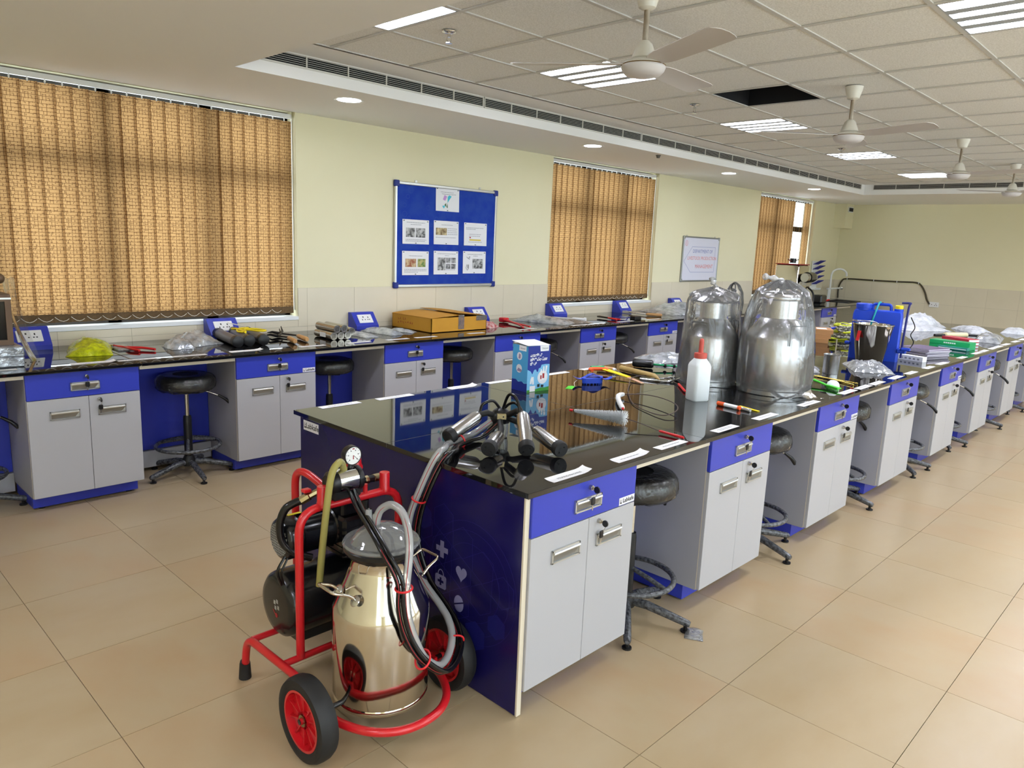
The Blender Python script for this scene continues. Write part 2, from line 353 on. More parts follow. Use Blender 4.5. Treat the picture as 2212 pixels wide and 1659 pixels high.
# ---- square fluorescent ceiling lights
m_tube = pm('fluorescent_tube', (235, 250, 255), .5, emit=((238, 240, 255), TUBE)); m_refl = pm('light_reflector', (176, 182, 186), .5); m_louv = pm('light_louvre', (190, 196, 200), .35, metal=.6)
def make_panel():
    t = thing('ceiling_light', 'x', 'ceiling light', (0, 0, 0), 0, 'square fluorescent ceiling lights')
    hs = MB(); e = .012
    hs.box(e, .588, -.588, -e, .055, .062); hs.box(e, e+.008, -.588, -e, -.0, .055); hs.box(.58, .588, -.588, -e, 0, .055); hs.box(e, .588, -.588, -.58, 0, .055); hs.box(e, .588, -e-.008, -e, 0, .055)
    hs.build('housing', m_refl, t)
    tb = None; rf = None; lv = None
    for q in range(4):
        xc = .085+q*.1435
        if tb is None: tb = MB().prism([(-.03, .0), (-.016, -.02), (.016, -.02), (.03, .0)], .04, .56); tb.v = [(x, -z, y) for x, y, z in tb.v]; tb = tb.build('tube', m_tube, t, loc=(xc, 0, .032))
        else: inst(tb, 'tube', t, (xc, 0, .032))
        if q < 3:
            p = [(-.034, -.002), (.034, -.002), (.039, .05), (-.039, .05)]
            if rf is None:
                b = MB(); vs = [(x, y, z) for y in (-.578, -.022) for x, z in p]
                b.add(vs, [(0, 1, 2, 3), (7, 6, 5, 4), (0, 4, 5, 1), (1, 5, 6, 2), (2, 6, 7, 3), (3, 7, 4, 0)]); rf = b.build('reflector_rib', m_refl, t, loc=(xc+.0718, 0, 0))
            else: inst(rf, 'reflector_rib', t, (xc+.0718, 0, 0))
    for q in range(1, 3):
        y = -.022-.556*q/3
        if lv is None: lv = MB().box(.02, .58, -.0006, .0006, -.0006, .012).build('louvre_blade', m_louv, t, loc=(0, y, .0012))
        else: inst(lv, 'louvre_blade', t, (0, y, .0012))
    return t
panel = make_panel(); first = True
NEAR_FILL = [(-2.9, 2.0), (-2.9, -1.0), (-.75, -2.6), (-2.9, -3.6)]        # unseen panels added behind the camera to light the near end
LL = {(-1, 1): 'square louvred light half hidden by the near soffit edge', (2, 1): 'lit square louvred light behind the nearest ceiling fan', (6, 1): 'lit square louvred light between the missing tile and the second fan',
      (10, 1): 'lit square louvred light beyond the second ceiling fan', (14, 1): 'lit square louvred light at the far end beside the third fan', (2, 5): 'lit square louvred light in the upper right corner of the view'}
for (i, j) in LIGHTS:
    lb = LL.get((i, j), 'added square louvred ceiling light unseen beyond the right edge, %s row, %s from the camera' % ({5: 'second', 9: 'third'}.get(j, 'first'), {2: 'nearest', 6: 'second', 10: 'third', 14: 'farthest'}.get(i, 'near'))); loc = (GX+i*GT, GY-j*GT, ZC)
    if first: panel.location = loc; panel['label'] = lb; first = False
    else: dup(panel, lb, loc)
for q, (x, y) in enumerate(NEAR_FILL): dup(panel, 'added square louvred soffit light out of view, %s' % ('left behind the camera', 'straight behind the camera', 'right of the camera', 'far behind on the right')[q], (x, y, ZS-.064))
# ---- round downlights in the soffit
m_down = pm('downlight_lens', (250, 255, 255), .4, emit=((240, 250, 255), DOWN)); m_ring = pm('downlight_ring', (238, 238, 236), .35)
DL = [((1.45, 3.25), 'round downlight in the soffit right of the big window'), ((4.22, 3.2), 'round downlight in the soffit over the gap before the middle window'), ((7.03, 3.25), 'round downlight in the soffit above the whiteboard'), ((9.52, 3.2), 'round downlight in the soffit over the farthest window')]
d0 = None
for (x, y), lb in DL:
    if d0 is None:
        d0 = thing('downlight', lb, 'downlight', (x, y, ZS), 0, 'round downlights in the soffit')
        MB().lathe([(.085, -.001), (.108, -.004), (.112, 0), (.085, 0)], 32).build('trim_ring', m_ring, d0, smooth=40)
        MB().lathe([(0.0001, -.003), (.084, -.0025), (.086, -.0005)], 28).build('lens', m_down, d0, smooth=60)
    else: dup(d0, lb, (x, y, ZS))
# ---- sprinklers
m_chr = pm('chrome', (225, 225, 225), .12, metal=1)
SP = [((1.094, 1.74), 'chrome sprinkler head on the ceiling left of the nearest fan'), ((3.62, 1.72), 'chrome sprinkler head on the ceiling beside the missing tile'), ((6.55, 1.695), 'small sprinkler head below the second fan beside the third ceiling light')]
s0 = None
for (x, y), lb in SP:
    if s0 is None:
        s0 = thing('fire_sprinkler', lb, 'sprinkler', (x, y, ZC), 0, 'fire sprinklers')
        MB().lathe([(.0001, -.012), (.02, -.011), (.038, -.004), (.04, 0)], 24).build('cup', m_chr, s0, smooth=40)
        MB().cyl((0, 0, -.012), (0, 0, -.03), .011, 10).tube([(-.012, 0, -.03), (-.016, 0, -.045), (-.002, 0, -.058)], .0025, 6).tube([(.012, 0, -.03), (.016, 0, -.045), (.002, 0, -.058)], .0025, 6).build('body', m_chr, s0, smooth=40)
        MB().lathe([(.0001, -.062), (.02, -.062), (.02, -.058), (.0001, -.058)], 12).build('deflector', m_chr, s0)
    else: dup(s0, lb, (x, y, ZC))
MBd = MB().lathe([(.0001, -.03), (.016, -.03), (.022, -.012), (.028, 0)], 16)
o = MBd.build('smoke_sensor', pm('sensor_grey', (90, 86, 78), .5), smooth=40); o.location = (5.1, 3.02, ZS); tag(o, 'small dark sensor knob under the soffit near the second downlight', 'sensor')
# ---- ceiling fans
m_fan = pm('fan_cream', (226, 221, 208), .35); m_rod = pm('fan_rod', (196, 188, 172), .5, var=(40, (120, 98, 70), .3, (1, 1, .3)))
m_bl = pm('fan_blade_grey', (206, 200, 196), .4); m_mot = pm('fan_motor_white', (216, 212, 212), .35); m_brown = pm('fan_seam', (120, 96, 60), .6)
def make_fan():
    t = thing('ceiling_fan', 'x', 'ceiling fan', (0, 0, 0), 0, 'three-blade ceiling fans')
    MB().lathe([(.0001, 0), (.058, 0), (.055, -.02), (.038, -.075), (.02, -.085), (.0001, -.085)], 24).build('canopy', m_fan, t, smooth=35)
    MB().cyl((0, 0, -.08), (0, 0, -.225), .0125, 14).build('down_rod', m_rod, t, smooth=40)
    MB().lathe([(.0001, -.21), (.02, -.212), (.034, -.225), (.05, -.265), (.056, -.285), (.05, -.29), (.0001, -.29)], 24).build('lower_cover', m_fan, t, smooth=35)
    mt = MB().lathe([(.0001, -.29), (.06, -.292), (.088, -.302), (.098, -.312), (.098, -.318)], 32).build('motor', m_fan, t, smooth=35)
    MB().lathe([(.098, -.318), (.1, -.324), (.094, -.34), (.08, -.355), (.05, -.363), (.0001, -.366)], 32).build('motor_underside', m_mot, mt, smooth=35)
    MB().lathe([(.0985, -.3135), (.1005, -.316), (.0985, -.3185)], 32).build('seam_ring', m_brown, mt, smooth=35)
    sections = [(.09, .04), (.14, .055), (.18, .06), (.4, .066), (.56, .068), (.585, .062), (.598, .045)]
    def blade():
        b = MB(); vs = []; fs = []
        for r, h in sections:
            for s_ in (-1, -.4, .4, 1):
                y = s_*h; z = -.312-y*.17+.012*(1-s_*s_)*.5
                vs.append((r, y, z))
        n = 4; k = len(vs); vs += [(x, y, z+.003) for x, y, z in vs]
        for i in range(len(sections)-1):
            for j in range(3):
                a = i*n+j; fs.append((a, a+n, a+n+1, a+1)); fs.append((k+a, k+a+1, k+a+n+1, k+a+n))
            fs.append((i*n, k+i*n, k+(i+1)*n, (i+1)*n)); fs.append((i*n+3, (i+1)*n+3, k+(i+1)*n+3, k+i*n+3))
        e = (len(sections)-1)*n
        for j in range(3): fs.append((e+j, k+e+j, k+e+j+1, e+j+1)); fs.append((j, j+1, k+j+1, k+j))
        b.add(vs, fs); return b.build('blade', m_bl, t, smooth=30)
    b0 = blade(); b0.rotation_euler = (0, 0, 0)
    for q in (1, 2): inst(b0, 'blade', t, (0, 0, 0), (0, 0, q*2*PI/3))
    return t
fan = make_fan()
FN = [((1.18, .5), 5, 'nearest ceiling fan, large with a broad blade raised to the upper right'), ((3.594, .492), 14, 'second ceiling fan hanging right of the missing ceiling tile'), ((6.35, .5), 22, 'third ceiling fan in front of the farthest square light'), ((8.6, .5), 10, 'farthest ceiling fan cut off by the right edge of the view')]
for q, ((x, y), a, lb) in enumerate(FN):
    if q == 0: fan.location = (x, y, ZC); fan['label'] = lb; fan.rotation_euler = (0, 0, math.radians(a))
    else: dup(fan, lb, (x, y, ZC), math.radians(a))
# ---- vertical blinds
def blind_material():
    m = bpy.data.materials.new('woven_blind_fabric'); m.use_nodes = True; nt = m.node_tree; nt.nodes.clear(); N = nt.nodes.new; L = nt.links.new
    out = N('ShaderNodeOutputMaterial'); tc = N('ShaderNodeTexCoord')
    mp = N('ShaderNodeMapping'); mp.inputs['Rotation'].default_value = (PI/2, 0, 0); L(tc.outputs['Object'], mp.inputs[0])
    def brick(rot, bw, rh, off, mortar):
        mm = N('ShaderNodeMapping'); mm.inputs['Rotation'].default_value = (0, 0, rot); L(mp.outputs[0], mm.inputs[0])
        b = N('ShaderNodeTexBrick'); b.inputs['Scale'].default_value = 1; b.inputs['Brick Width'].default_value = bw; b.inputs['Row Height'].default_value = rh; b.offset = off
        b.inputs['Mortar Size'].default_value = mortar; b.inputs['Mortar Smooth'].default_value = .25; L(mm.outputs[0], b.inputs['Vector']); return b.outputs['Fac']
    a = brick(0, .066, .0235, .41, .0016); c = brick(PI/2, .042, .019, .5, .0017)
    ns = N('ShaderNodeTexNoise'); ns.inputs['Scale'].default_value = 48; L(mp.outputs[0], ns.inputs['Vector'])
    gt = N('ShaderNodeMath'); gt.operation = 'GREATER_THAN'; gt.inputs[1].default_value = .51; L(ns.outputs['Fac'], gt.inputs[0])
    mu = N('ShaderNodeMath'); mu.operation = 'MULTIPLY'; L(gt.outputs[0], mu.inputs[0]); L(c, mu.inputs[1])
    mx = N('ShaderNodeMath'); mx.operation = 'MAXIMUM'; L(a, mx.inputs[0]); L(mu.outputs[0], mx.inputs[1])
    r = N('ShaderNodeMix'); r.data_type = 'RGBA'; r.inputs[6].default_value = lin((158, 122, 80)); r.inputs[7].default_value = lin((84, 56, 34)); L(mx.outputs[0], r.inputs[0])
    di = N('ShaderNodeBsdfDiffuse'); tl = N('ShaderNodeBsdfTranslucent'); ms = N('ShaderNodeMixShader'); ms.inputs[0].default_value = .6
    dm = N('ShaderNodeMix'); dm.data_type = 'RGBA'; dm.blend_type = 'MULTIPLY'; dm.inputs[0].default_value = 1; dm.inputs[7].default_value = (.62, .55, .45, 1); L(r.outputs[2], dm.inputs[6])
    L(dm.outputs[2], di.inputs[0]); L(r.outputs[2], tl.inputs[0]); L(di.outputs[0], ms.inputs[1]); L(tl.outputs[0], ms.inputs[2]); L(ms.outputs[0], out.inputs[0]); return m
m_blind = blind_material(); m_hem = pm('blind_hem', (104, 82, 52), .8, var=(60, (88, 68, 42), .2)); m_chain = pm('blind_chain', (226, 222, 210), .4)
def make_blind(n, a, b, label, tilt, gaps):
    t = thing('vertical_blind', label, 'window blind', (0, 0, 0), 0, 'woven vertical blinds')
    y = Y1+.055; zt, zb = 2.55, .993; pit = .0965; cnt = int((b-a-.03)/pit); pit = (b-a-.036)/cnt
    MB().box(a+.012, b-.012, y-.018, y+.02, 2.572, 2.604).build('headrail', m_alu, t)
    MB().box(a+.012, b-.012, y-.019, y-.016, 2.57, 2.576).build('rail_lip', m_alu, t)
    rg = random.Random(n+5); src = None; hem = None; hk = None; W2 = .0545
    for q in range(cnt):
        x = a+.016+pit*(q+.5); ang = tilt+rg.uniform(-.05, .05)
        if q in gaps: ang += gaps[q]
        rot = (0, 0, ang)
        if src is None:
            bb = MB(); f = lambda u, v: ((u-.5)*2*W2, .006*math.cos((u-.5)*PI)-.003, zb+.055+(zt-zb-.055)*v); bb.grid(f, 4, 3); src = bb.build('vane', m_blind, t, smooth=60, loc=(x, y, 0)); src.rotation_euler = rot
            v = src
        else: v = inst(src, 'vane', t, (x, y, 0), rot)
        if hem is None:
            bb = MB(); bb.grid(lambda u, w_: ((u-.5)*2*W2, .006*math.cos((u-.5)*PI)-.005, zb+.056*w_), 4, 1); bb.grid(lambda u, w_: ((u-.5)*2*W2, .006*math.cos((u-.5)*PI)-.001, zb+.056*w_), 4, 1); hem = bb.build('hem_weight', m_hem, v)
        else: inst(hem, 'hem_weight', v)
        if hk is None: hk = MB().box(-.004, .004, -.003, .003, zt-.004, 2.573).ball((0, -.004, zt+.008), .006, 8, 6).build('carrier_hook', m_alu, v)
        else: inst(hk, 'carrier_hook', v)
        if q < cnt-1 and n != 3:
            p = [(x-.045+(pit)*s, y-.012, zb+.038-.03*math.sin(PI*s)) for s in (0, .15, .3, .5, .7, .85, 1)]
            MB().tube(p, .0016, 5).build('bottom_chain', m_chain, v, loc=None).matrix_parent_inverse = (Matrix.Translation(v.location) @ Matrix.Rotation(ang, 4, 'Z')).inverted()
    MB().box(b-.011, b-.003, y-.012, y, 1.02, 2.57).build('control_cord', m_chain, t)
    return t
make_blind(1, *WIN[0], 'wide woven brown vertical blind over the big left window', -.22, {})
make_blind(2, *WIN[1], 'woven brown vertical blind over the middle window right of the notice board', -.2, {18: -.5, 19: .35})
make_blind(3, *WIN[2], 'woven brown vertical blind half open at the far window', -.45, {13: .5, 14: .87, 15: .9, 16: .87, 17: .86, 18: .3, 20: .85, 9: .25})
# ================================================================ benches, cabinets, stools
H = .8424; TOPT = .02
m_granite = pm('black_granite', (9, 9, 10), .03, spec=.5, var=(420, (24, 24, 26), .07), ior=1.7)
m_blue = pm('blue_laminate', (50, 62, 174), .3, spec=.5, bump=(300, .03))
m_bluedeep = pm('blue_laminate_dark_edge', (34, 46, 150), .4)
m_white = pm('white_laminate', (174, 174, 178), .35, bump=(280, .03))
m_grey = pm('grey_laminate', (158, 158, 166), .45, bump=(280, .04))
m_cream = pm('cream_edge_strip', (214, 204, 184), .5)
m_pull = pm('brushed_aluminium', (206, 206, 202), .28, metal=.85); m_pullin = pm('pull_recess', (150, 150, 146), .35, metal=.8)
m_blk = pm('black_plastic', (18, 18, 20), .35); m_key = pm('key_steel', (196, 192, 182), .25, metal=1)
m_stk = pm('sticker_white', (226, 226, 232), .4); m_ink = pm('ink_navy', (28, 32, 70), .5); m_inkbk = pm('ink_black', (24, 24, 28), .5)
def front_M(x, z, y=-.0008): return Matrix.Translation((x, y, z)) @ Matrix.Rotation(PI/2, 4, 'X')
PULL = None
def add_pull(parent, x, z, wd=.155, ht=.05):
    global PULL
    if PULL is None:
        b = MB(); y0, y1 = -.007, 0
        b.box(-wd/2, wd/2, y0, y1, ht/2-.006, ht/2); b.box(-wd/2, wd/2, y0, y1, -ht/2, -ht/2+.005); b.box(-wd/2, -wd/2+.006, y0, y1, -ht/2, ht/2); b.box(wd/2-.006, wd/2, y0, y1, -ht/2, ht/2)
        b.mat(1); h = ht/2-.006; x0, x1 = -wd/2+.006, wd/2-.006
        b.add([(x0, -.006, h-.012), (x1, -.006, h-.012), (x1, -.0008, -h), (x0, -.0008, -h)], [(0, 3, 2, 1)])
        b.add([(x1, -.006, h), (x1-.02, -.0008, h), (x1-.02, -.0008, -h), (x1, -.006, -h)], [(0, 1, 2, 3)])
        b.mat(0); b.tube([(x0, -.0075, h-.006), (x1, -.0075, h-.006)], .0065, 8)
        PULL = b.build('handle', [m_pull, m_pullin], parent, loc=(x, 0, z)); return PULL
    return inst(PULL, 'handle', parent, (x, 0, z))
LOCK = []
def add_lock(parent, x, z, second=True):
    global LOCK
    if not LOCK:
        l = MB().at((0, 0, 0)); l.tube([(0, 0, 0), (0, -.012, 0)], .0095, 14); l.tube([(0, -.012, 0), (0, -.016, 0)], .007, 12)
        lk = l.build('lock', m_key, parent, smooth=40, loc=(x, 0, z))
        k1 = MB(); k1.box(-.0015, .0015, -.024, -.014, -.004, .004); k1.mat(1); k1.tube([(-.0025, -.032, -.003), (.0025, -.032, -.003)], .013, 12)
        ky = k1.build('key', [m_key, m_blk], parent, loc=(x, 0, z))
        k2 = MB(); k2.tube([(0, -.034, -.008), (.004, -.03, -.02), (0, -.024, -.034)], .0012, 5); k2.box(-.003, .003, -.0165, -.0145, -.085, -.062); k2.mat(1); k2.bbox(-.0115, .0115, -.0205, -.0145, -.064, -.034, .004)
        sp = k2.build('spare_key', [m_key, m_blk], parent, loc=(x, 0, z)); LOCK = [lk, ky, sp]
    else:
        for q, n in zip(LOCK[:3 if second else 2], ('lock', 'key', 'spare_key')): inst(q, n, parent, (x, 0, z))
def logo_sticker(parent, M, wd=.1, ht=.03):
    s = MB().box(-wd/2, wd/2, -ht/2, ht/2, 0, .0006).build('sticker', m_stk, parent); s.matrix_local = M
    b = MB(); b.box(-wd*.44, -wd*.42, -ht*.28, ht*.28, 0, .0003); b.box(-wd*.42, -wd*.33, -ht*.28, -ht*.12, 0, .0003); b.prism([(-wd*.4, -.0), (-wd*.35, .0), (-wd*.34, ht*.22), (-wd*.375, ht*.05)], 0, .0003)
    L = b.build('logo_mark', m_inkbk, s); L.matrix_local = Matrix.Translation((0, 0, .0007))
    text_mesh('Labkafe', ht*.78, 'lettering', m_inkbk, s, Matrix.Translation((wd*.09, 0, .0009)), bold=.0006)
    return s
def make_cabinet(W, depth=.458):
    """front plane y = 0 facing -Y, cabinet runs from x = 0 to W"""
    t = thing('base_cabinet', 'x', 'cabinet')
    z0, zm, zt = .0945, .671, H-TOPT-.001
    b = MB(); b.box(0, .017, .02, depth, z0-.004, zt); b.box(W-.017, W, .02, depth, z0-.004, zt); b.box(.017, W-.017, depth-.012, depth, z0, zt); b.box(.017, W-.017, .02, depth-.012, z0-.004, z0+.012); b.box(.017, W-.017, .022, depth-.012, zt-.01, zt)
    b.build('carcass', m_grey, t)
    eb = MB().box(0, .0175, .018, .0205, z0, zt).build('edge_band', m_cream, t); inst(eb, 'edge_band', t, (W-.0175, 0, 0))
    b = MB(); b.box(.012, W-.012, .092, depth-.004, .012, z0-.004); b.build('plinth', m_blue, t)
    fb = None
    for x in (.06, W-.06):
        for y in (.12, depth-.05):
            if fb is None: fb = MB().cyl((0, 0, 0), (0, 0, .013), .018, 10).build('glide', m_blk, t, loc=(x, y, 0))
            else: inst(fb, 'glide', t, (x, y, 0))
    d = MB().bbox(.001, W-.001, 0, .018, zm, zt-.002, .0015).build('drawer', m_blue, t)
    add_pull(d, W*.5, .732); add_lock(d, W*.515, .79)
    dl = MB().bbox(.001, W*.525-.0012, 0, .018, z0, zm-.003, .0015).build('door', m_white, t); add_pull(dl, W*.31, .572)
    dr = MB().bbox(W*.525+.0012, W-.001, 0, .018, z0, zm-.003, .0015).build('door', m_white, t); add_pull(dr, W*.73, .572); add_lock(dr, W*.62, .645)
    return t
YF = .012; IX0, IP, IW = .0255, 1.199, .6037; WB0, WP, WW, YW = -.7108, 1.2247, .6123, 3.1817
cab = make_cabinet(IW)
ordn = ['first', 'second', 'third', 'fourth', 'fifth', 'sixth', 'seventh', 'eighth', 'ninth', 'tenth', 'eleventh']
ICAB = []
for i in range(8):
    x = IX0+IP*i+(.010 if i == 0 else 0)
    lb = 'blue and white island cabinet, %s along the right side from the milking machine' % ordn[i]
    if i == 0: c = cab; c.location = (x, YF, 0); c['label'] = lb; c['group'] = 'island cabinets'
    else: c = dup(cab, lb, (x, YF, 0), 0, 'island cabinets')
    ICAB.append(c)
WCAB = []
for i in range(-1, 10):
    x = WB0+WP*i
    if i == -1: continue
    lb = 'blue and white base cabinet under the window bench, %s from the left edge' % ordn[i]
    c = dup(cab, lb, (x, YW, 0), 0, 'window bench cabinets'); WCAB.append(c)
def sticker_on(c, x):
    d = [q for q in c.children if q.name.startswith('drawer')][0]; logo_sticker(d, front_M(x, .689))
for c in (ICAB[0], ICAB[2], ICAB[4], WCAB[1], WCAB[5], WCAB[9]): sticker_on(c, IW-.056)
# ---- worktops, in slabs with hairline seams
def slab_src(L, D, r=.004): return MB().bbox(.0009, L-.0009, .0009, D-.0009, 0, TOPT, r)
WI = 1.52; IEND = 9.32
isl = thing('island_worktop', 'long polished black granite worktop of the island', 'worktop', (0, 0, H-TOPT))
sx = [0, 1.155, 3.55, 5.95, 8.35, IEND]
for a, b_ in zip(sx, sx[1:]):
    for y0, y1 in ((0, .79), (.79, WI)): slab_src(b_-a, y1-y0, .0012).build('slab', m_granite, isl, loc=(a, y0, 0))
m_seam = pm('seam_filler', (120, 120, 120), .5)
MB().box(.002, IEND-.002, .789, .791, .002, TOPT-.0006).build('seam', m_seam, isl)
for q in sx[1:-1]: MB().box(q-.001, q+.001, .002, WI-.002, .002, TOPT-.0006).build('seam', m_seam, isl)
wt = thing('window_bench_worktop', 'polished black granite worktop running along the window wall', 'worktop', (0, 0, H-TOPT))
sx = [-3.2, -.1, 2.35, 4.8, 7.25, 9.7, X1-.012]
for a, b_ in zip(sx, sx[1:]): slab_src(b_-a, Y1-.008-3.152).build('slab', m_granite, wt, loc=(a, 3.152, 0))
# ---- bench frames
m_navy = pm('navy_printed_laminate', (26, 22, 86), .2, spec=.5, var=(2.4, (20, 16, 66), .35))
m_print = pm('pale_print', (132, 128, 166), .3); m_print2 = pm('faint_print', (30, 30, 98), .2); m_print3 = pm('faint_line', (42, 38, 106), .2)
fr = thing('island_bench', 'island bench frame with printed navy end panel beside the milking machine', 'bench frame', (0, 0, 0))
ep = MB().box(.014, .032, .03, 1.478, .004, H-TOPT-.0005).build('end_panel', m_navy, fr)
MB().box(.0325, .0345, .022, .032, .004, H-TOPT-.001).box(.013, .0322, .022, .0298, .004, H-TOPT-.001).build('edge_strip', m_cream, fr)
def on_panel(z_off=0): return Matrix.Translation((.0137-z_off, 0, 0)) @ Matrix(((0, 0, -1, 0), (-1, 0, 0, 0), (0, 1, 0, 0), (0, 0, 0, 1)))
# local print frame: x -> -Y (to the right as seen), y -> Z
def pprint(name, polys, m, off=0.0):
    b = MB()
    for p in polys: b.prism(p, 0, .0003)
    o = b.build(name, m, ep); o.matrix_local = on_panel(off); return o
def circ(x, y, r, n=20, sx=1, a=0): return [(x+r*sx*math.cos(2*PI*k/n)*math.cos(a)-r*math.sin(2*PI*k/n)*math.sin(a), y+r*sx*math.cos(2*PI*k/n)*math.sin(a)+r*math.sin(2*PI*k/n)*math.cos(a)) for k in range(n)]
def band(pts, w_, closed=True):
    out = []; n = len(pts)
    for i in range(n if closed else n-1):
        (x0, y0), (x1, y1) = pts[i], pts[(i+1) % n]; dx, dy = x1-x0, y1-y0; l = math.hypot(dx, dy) or 1; nx, ny = -dy/l*w_/2, dx/l*w_/2
        out.append([(x0+nx, y0+ny), (x0-nx, y0-ny), (x1-nx, y1-ny), (x1+nx, y1+ny)])
    return out
def hexa(x, y, r): return [(x+r*math.cos(PI/6+PI/3*k), y+r*math.sin(PI/6+PI/3*k)) for k in range(6)]
px_, py_ = -.445, .498; a, c = .034, .0105
pprint('cross_print', [[(px_-c, py_-a), (px_+c, py_-a), (px_+c, py_-c), (px_+a, py_-c), (px_+a, py_+c), (px_+c, py_+c), (px_+c, py_+a), (px_-c, py_+a), (px_-c, py_+c), (px_-a, py_+c), (px_-a, py_-c), (px_-c, py_-c)]], m_print)
hx_, hy_ = -.333, .438; pprint('heart_print', [[(hx_+.0019*16*math.sin(t)**3, hy_+.0021*(13*math.cos(t)-5*math.cos(2*t)-2*math.cos(3*t)-math.cos(4*t))) for t in [2*PI*k/28 for k in range(28)]]], m_print)
kx, ky_ = -.449, .37
bag = [(kx-.032, ky_-.026), (kx-.026, ky_-.032), (kx+.026, ky_-.032), (kx+.032, ky_-.026), (kx+.032, ky_+.016), (kx+.026, ky_+.022), (kx-.026, ky_+.022), (kx-.032, ky_+.016)]
pprint('medical_bag_print', [bag]+band([(kx+.016*math.cos(t), ky_+.022+.022*math.sin(t)) for t in [PI*k/8 for k in range(9)]], .004, False), m_print)
pprint('medical_bag_cross', [[(kx-.005, ky_-.02), (kx+.005, ky_-.02), (kx+.005, ky_+.012), (kx-.005, ky_+.012)], [(kx-.017, ky_-.009), (kx+.017, ky_-.009), (kx+.017, ky_+.001), (kx-.017, ky_+.001)]], m_navy, .0004)
tx, ty = -.342, .314
pprint('pill_print', [circ(tx, ty, .033, 22, .8)], m_print); pprint('pill_slit', band([(tx-.03, ty-.012), (tx+.03, ty+.014)], .006, False), m_navy, .0004)
pprint('capsule_print', [circ(-.575, .43, .02, 12, 1.5, .7)], m_print)
pprint('stem_print', band([(-.44, .30), (-.44, .27), (-.455, .25)], .008, False), m_print)
hx = [(-.445, .5), (-.335, .44), (-.447, .375), (-.34, .315), (-.555, .44), (-.33, .56), (-.22, .5), (-.225, .375), (-.44, .62), (-.56, .565), (-.115, .44), (-.55, .31)]
pprint('hexagon_lines', sum([band(hexa(x, y, .062), .0016) for x, y in hx], []), m_print3)
for q in ((-.56, .6, .055), (-.25, .22, .06), (-.14, .3, .05)): pprint('pale_hexagon', [hexa(*q)], m_print2)
pprint('ring_lines', sum([band(circ(-.28, .42, r, 40), .0014) for r in (.15, .2, .235)], []), m_print3)
logo_sticker(ep, on_panel(.0) @ Matrix.Translation((-1.385, .785, 0)), .13, .046)
b0 = None
for i in range(7):
    x0 = IX0+IP*i+IW+.001; x1 = IX0+IP*(i+1)-.001
    MB().box(x0, x1, YF+.012, YF+.03, H-TOPT-.026, H-TOPT-.001).build('apron_rail', m_cream, fr)
    MB().box(x0, x1, .462, .478, .15, H-TOPT-.03).build('modesty_panel', m_blue, fr)
    MB().box(x0, x1, .44, .478, .055, .14).build('cable_channel', m_white, fr)
MB().box(.033, IEND-.03, .74, .76, .004, H-TOPT-.001).build('spine_panel', m_blue, fr)
for x in (1.8, 3.6, 5.4, 7.2, IEND-.05): MB().box(x, x+.018, .76, WI-.05, .004, H-TOPT-.001).build('support_panel', m_grey, fr)
wf = thing('window_bench', 'wall bench frame with blue modesty panels behind the stools', 'bench frame', (0, 0, 0))
for i in range(-1, 10):
    x0 = WB0+WP*i+WW+.001; x1 = min(WB0+WP*(i+1)-.001, X1-.01)
    MB().box(x0, x1, YW+.012, YW+.03, H-TOPT-.026, H-TOPT-.001).build('apron_rail', m_cream, wf)
    MB().box(x0, x1, YW+.46, YW+.474, .15, H-TOPT-.001).build('modesty_panel', m_blue, wf)
    MB().box(x0, x1, YW+.44, YW+.49, .03, .145).build('cable_channel', m_white, wf)
